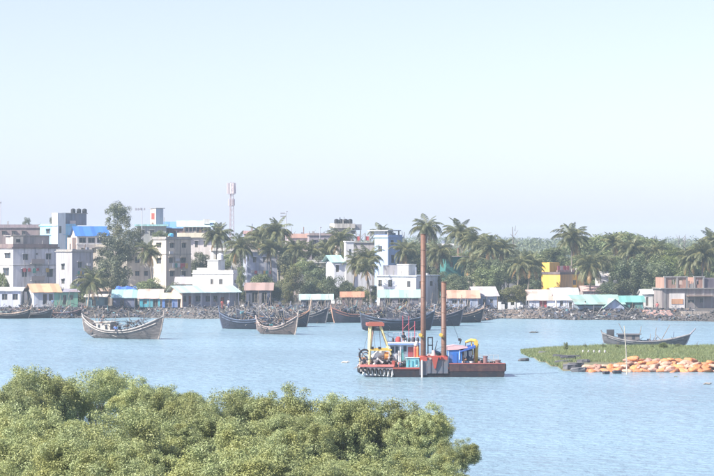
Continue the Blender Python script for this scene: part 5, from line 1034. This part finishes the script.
for p, r0, r1 in ((465.8, 351.5, 359), (471, 351.5, 358)):
    q = MB(); n = 6
    for i in range(n): q.add([(X(p-1.7+3.4*i/n), .6+.05*math.sin(i*2), Zz(r0)), (X(p-1.7+3.4*(i+1)/n), .6+.05*math.sin(i*2+2), Zz(r0)), (X(p-1.7+3.4*(i+1)/n), .62+.09*math.sin(i*2+2), Zz(r1-abs(i-2.5)*.9)), (X(p-1.7+3.4*i/n), .62+.09*math.sin(i*2), Zz(r1-abs(i-2.5)*.9))], [(0, 1, 2, 3)])
    ob = q.build('hanging_cloth', mat('cloth', (.72,.72,.70)), None, DR.location, (0, 0, R(2))); tag(ob, 'white cloth hanging under the blue tarpaulin, ' + ('left of the two' if p < 468 else 'right of the two'), 'cloth', 'laundry on the dredger')
    ob.modifiers.new('thick', 'SOLIDIFY').thickness = .015
strut('washing_line', BLK, (461, .6, 351.3), (474.5, .6, 351.3), .015, 4)
MB().tube([(X(477), 1.2, Zz(366)), (X(477.2), 1.2, Zz(350)), (X(478), 1.2, Zz(345)), (X(476.5), 1.2, Zz(341.2)), (X(472), 1.2, Zz(340.8)), (X(466.5), 1.2, Zz(343))], [.22, .2, .19, .18, .16, .10], 8).build('crane_arm', YEL, DR, smooth=True)
dp('crane_base', YEL, 474.5, 479.5, .8, 1.6, 362, 369); strut('crane_ram', YEL, (474, 1.25, 356), (472.5, 1.25, 341.5), .06); dp('crane_elbow', YEL, 475.4, 479, 1.0, 1.4, 341, 346); strut('crane_hook', BLK, (466.6, 1.2, 343), (466.4, 1.2, 347), .03)
strut('deck_lamp', BLK, (461, 1.5, 345), (462.8, 1.5, 340), .045); dp('lamp_head', mat('plain', (.1,.09,.09)), 459.6, 462, 1.4, 1.65, 339, 341.5)
for p, r0, w2 in ((486, 357.2, 2.2), (498.6, 361.2, 2.6)):
    MB().tube([(X(p), .5, Zz(368)), (X(p), .5, Zz(r0))], w2/S, 12).build('bollard', MT((.22,.12,.12)), DR); MB().tube([(X(p), .5, Zz(r0)+.001), (X(p), .5, Zz(r0)+.07)], w2/S*1.2, 12).build('bollard_cap', MT((.2,.11,.11)), DR)
for p, c in ((467.5, (.05,.15,.3)), (472, (.5,.5,.5)), (480, (.35,.15,.13)), (464, (.5,.4,.32))): MB().tube([(X(p), .5, Zz(368)), (X(p), .5, Zz(361.5))], .2, 10).build('oil_drum', MT(c), DR)
dp('engine_block', MT((.16,.20,.30)), 466, 474, 1.4, 2.4, 359, 368)
def rail(p0, p1, yy, r0, n, m_):
    h = 8.5
    for i in range(n+1): strut('rail_post', m_, (p0+(p1-p0)*i/n, yy, r0), (p0+(p1-p0)*i/n, yy, r0-h), .022, 5)
    for q in (.5, 1): strut('hand_rail', m_, (p0, yy, r0-h*q), (p1, yy, r0-h*q), .02, 5)
rail(361, 392, 4.2, 366, 6, MT((.6,.5,.2))); rail(480, 503, 4.6, 366, 5, MT((.5,.48,.46))); rail(390, 420, 3.9, 342.6, 5, MT((.5,.5,.55)))
for a_, b_ in (((371, 1.8, 325), (400, 2.2, 343)), ((383, 2, 325), (423.6, .5, 300)), ((423.6, .6, 262), (444.2, .6, 300)), ((371, 2, 326), (362, 2, 360)), ((444.2, .6, 300), (462, 1.5, 345))): strut('wire_rope', mat('plain', (.08,.08,.085)), a_, b_, .014, 4)
for k in range(6):
    p_ = 398+k*8; MB().tube([(X(p_), .25, Zz(368)), (X(p_+3), .15, Zz(365.5)), (X(p_+7), .3, Zz(367.5)), (X(p_+10), .2, Zz(366.5))], .05, 6).build('hose', mat('plain', [(.03,.03,.03), (.3,.2,.1), (.5,.5,.48)][k % 3]), DR)
for k in range(5): MB().tube([(X(399+k*1.3), .35, Zz(368)), (X(399+k*1.3), .35, Zz(362.5+k % 3))], .055, 7).build('canister', MT([(.5,.1,.08), (.1,.2,.5), (.6,.55,.1), (.55,.55,.55), (.08,.3,.2)][k]), DR)
strut('mooring_wire', mat('plain', (.12,.12,.12)), (444.2, -.3, 345), (430, 3.0, 356), .015, 4)

# ------------------------------------------------------------------ mangroves in the foreground
gr = MB().add([(-26, 40, .25), (6, 40, .25), (6, 66, .2), (1.5, 92, .12), (-2, 108, .1), (-10, 126, -.1), (-26, 130, -.1)], [(0, 1, 2, 3, 4, 5, 6)])
tag(gr.build('mudflat', mat('ground', (.14,.12,.09))), kind='structure')
def mangrove_crown(seed):
    rng = np.random.default_rng(seed); C = []; Rb = []
    for i in range(30):
        v = rng.normal(size=3); v /= np.linalg.norm(v); v[2] = v[2]*.8+.15; r = rng.uniform(.55, .95)
        C.append(v*r*np.array([1.75, 1.75, 1.45])); Rb.append(rng.uniform(.5, .95))
    C = np.array(C); Rb = np.array(Rb); cn = []; rn = []
    for c, r in zip(C, Rb):                  # sprigs on every clump
        for k in range(11):
            v = rng.normal(size=3); v /= np.linalg.norm(v); cn.append(c+v*r*.72); rn.append(r*rng.uniform(.3, .45))
    V, Q = leaves(np.array(cn), np.array(rn), 185, .072, rng, up=.5, fill=.6, aspect=.5)
    return np_mesh('crown', V, Q, LEAF['mangrove'])
MC = [mangrove_crown(s) for s in (1, 2, 3)]
def mtrunk(seed):
    rnd = random.Random(seed); g = MB()
    for k in range(5):
        a = k*1.26+rnd.random(); r_ = rnd.uniform(.3, 1.1); p = [(0.1*math.cos(a), .1*math.sin(a), -.1), (r_*.4*math.cos(a), r_*.4*math.sin(a), 1.6), (r_*math.cos(a), r_*math.sin(a), 3.2), (r_*1.3*math.cos(a), r_*1.3*math.sin(a), 4.6)]
        g.tube(p, [.13, .10, .07, .03], 6)
        for q in range(3): b_ = a+rnd.uniform(-1, 1); g.tube([p[2], (p[2][0]+.6*math.cos(b_), p[2][1]+.6*math.sin(b_), 3.9), (p[2][0]+1.2*math.cos(b_), p[2][1]+1.2*math.sin(b_), 4.3)], [.05, .035, .015], 5)
    return g.mesh('trunk', mat('wood', (.22,.19,.15)), True)
MTK = [mtrunk(s) for s in (1, 2)]
TOP = [(-30, 386), (0, 383), (20, 370), (60, 369), (100, 371), (120, 374), (133, 384), (150, 383), (185, 388), (200, 397), (240, 392), (275, 392), (300, 395), (312, 412), (340, 399), (365, 398), (400, 404), (430, 413), (442, 428), (470, 444), (482, 470), (500, 500)]
def topy(px):
    for (a, ya), (c, yc) in zip(TOP, TOP[1:]):
        if a <= px <= c: return ya+(yc-ya)*(px-a)/(c-a)
    return 400
i = 0; rnd = random.Random(77)
def mangrove(px, ytop, zt, s, label):
    global i
    d = F*(HC-zt)/(ytop-YH); i += 1
    r = empty('mangrove_tree', (GX(px-(9 if px > 380 else 0), d), d, .15), rnd.random()*6.28, label, 'tree', 'mangrove trees in the foreground thicket')
    k = 1.5*s; zc = zt-.15-k*1.05
    link('trunk', MTK[i % 2], r, (0, 0, 0), None, (s*(.8 if s > .7 else .4), s*(.8 if s > .7 else .4), max(.3, zc/4.7))); link('crown', MC[i % 3], r, (0, 0, zc), (0, 0, rnd.random()*6.28), (s*rnd.uniform(.9, 1.1), s*rnd.uniform(.9, 1.1), s*rnd.uniform(.85, 1.05)))
LB = ['mangrove at the left edge of the skyline row', 'mangrove forming the left high point against the water', 'mangrove right of the left high point', 'mangrove at the step down right of the high crowns', 'mangrove with crown top left of the first dip', 'mangrove at the shallow middle of the thicket edge', 'mangrove left of the notch in the thicket edge', 'mangrove right of the notch in the thicket edge', 'mangrove below the dredger bow', 'mangrove at the shoulder of the right slope', 'rightmost small mangrove at the thicket end']
for j, (px, s, zt) in enumerate(((2, 1.1, 6.2), (40, 1.15, 6.4), (92, 1.15, 6.3), (140, .95, 6.0), (175, .95, 6.0), (222, 1.0, 6.0), (277, 1.0, 6.1), (348, .95, 6.0), (392, .95, 5.8), (428, .75, 5.5), (466, .55, 4.6))):
    mangrove(px, topy(px)-5, zt, s, LB[j])
RW = [(404, (15, 62, 110, 158, 205)), (412, (262, 302)), (422, (-2, 48, 98, 140, 182, 330, 385)), (442, (28, 92, 152, 222, 285, 355, 428)), (462, (0, 62, 125, 190, 250, 318, 395, 446)), (484, (30, 100, 165, 225, 290, 355, 418, 455)), (508, (0, 70, 135, 200, 260, 325, 390, 440))]
ORD = ['first', 'second', 'third', 'fourth', 'fifth', 'sixth', 'seventh', 'eighth', 'ninth', 'tenth']
RN = {404: 'just below the skyline crowns', 412: 'just below the middle dip', 422: 'in the second row of the thicket', 442: 'in the third row of the thicket', 462: 'in the fourth row of the thicket', 484: 'near the bottom of the picture', 508: 'cut by the bottom edge of the picture'}
for yr, row in RW:
    for px in row:
        side = 'at the far left' if px < 60 else 'left of centre' if px < 180 else 'in the centre' if px < 300 else 'on the right'
        mangrove(px+rnd.uniform(-8, 8), max(topy(px)+10, yr+rnd.uniform(-5, 5)), rnd.uniform(4.9, 6.4) if px < 380 else rnd.uniform(4.4, 5.0), rnd.uniform(.82, 1.15) if px < 400 else .66, f'mangrove {RN[yr]}, {ORD[row.index(px)]} from the left')
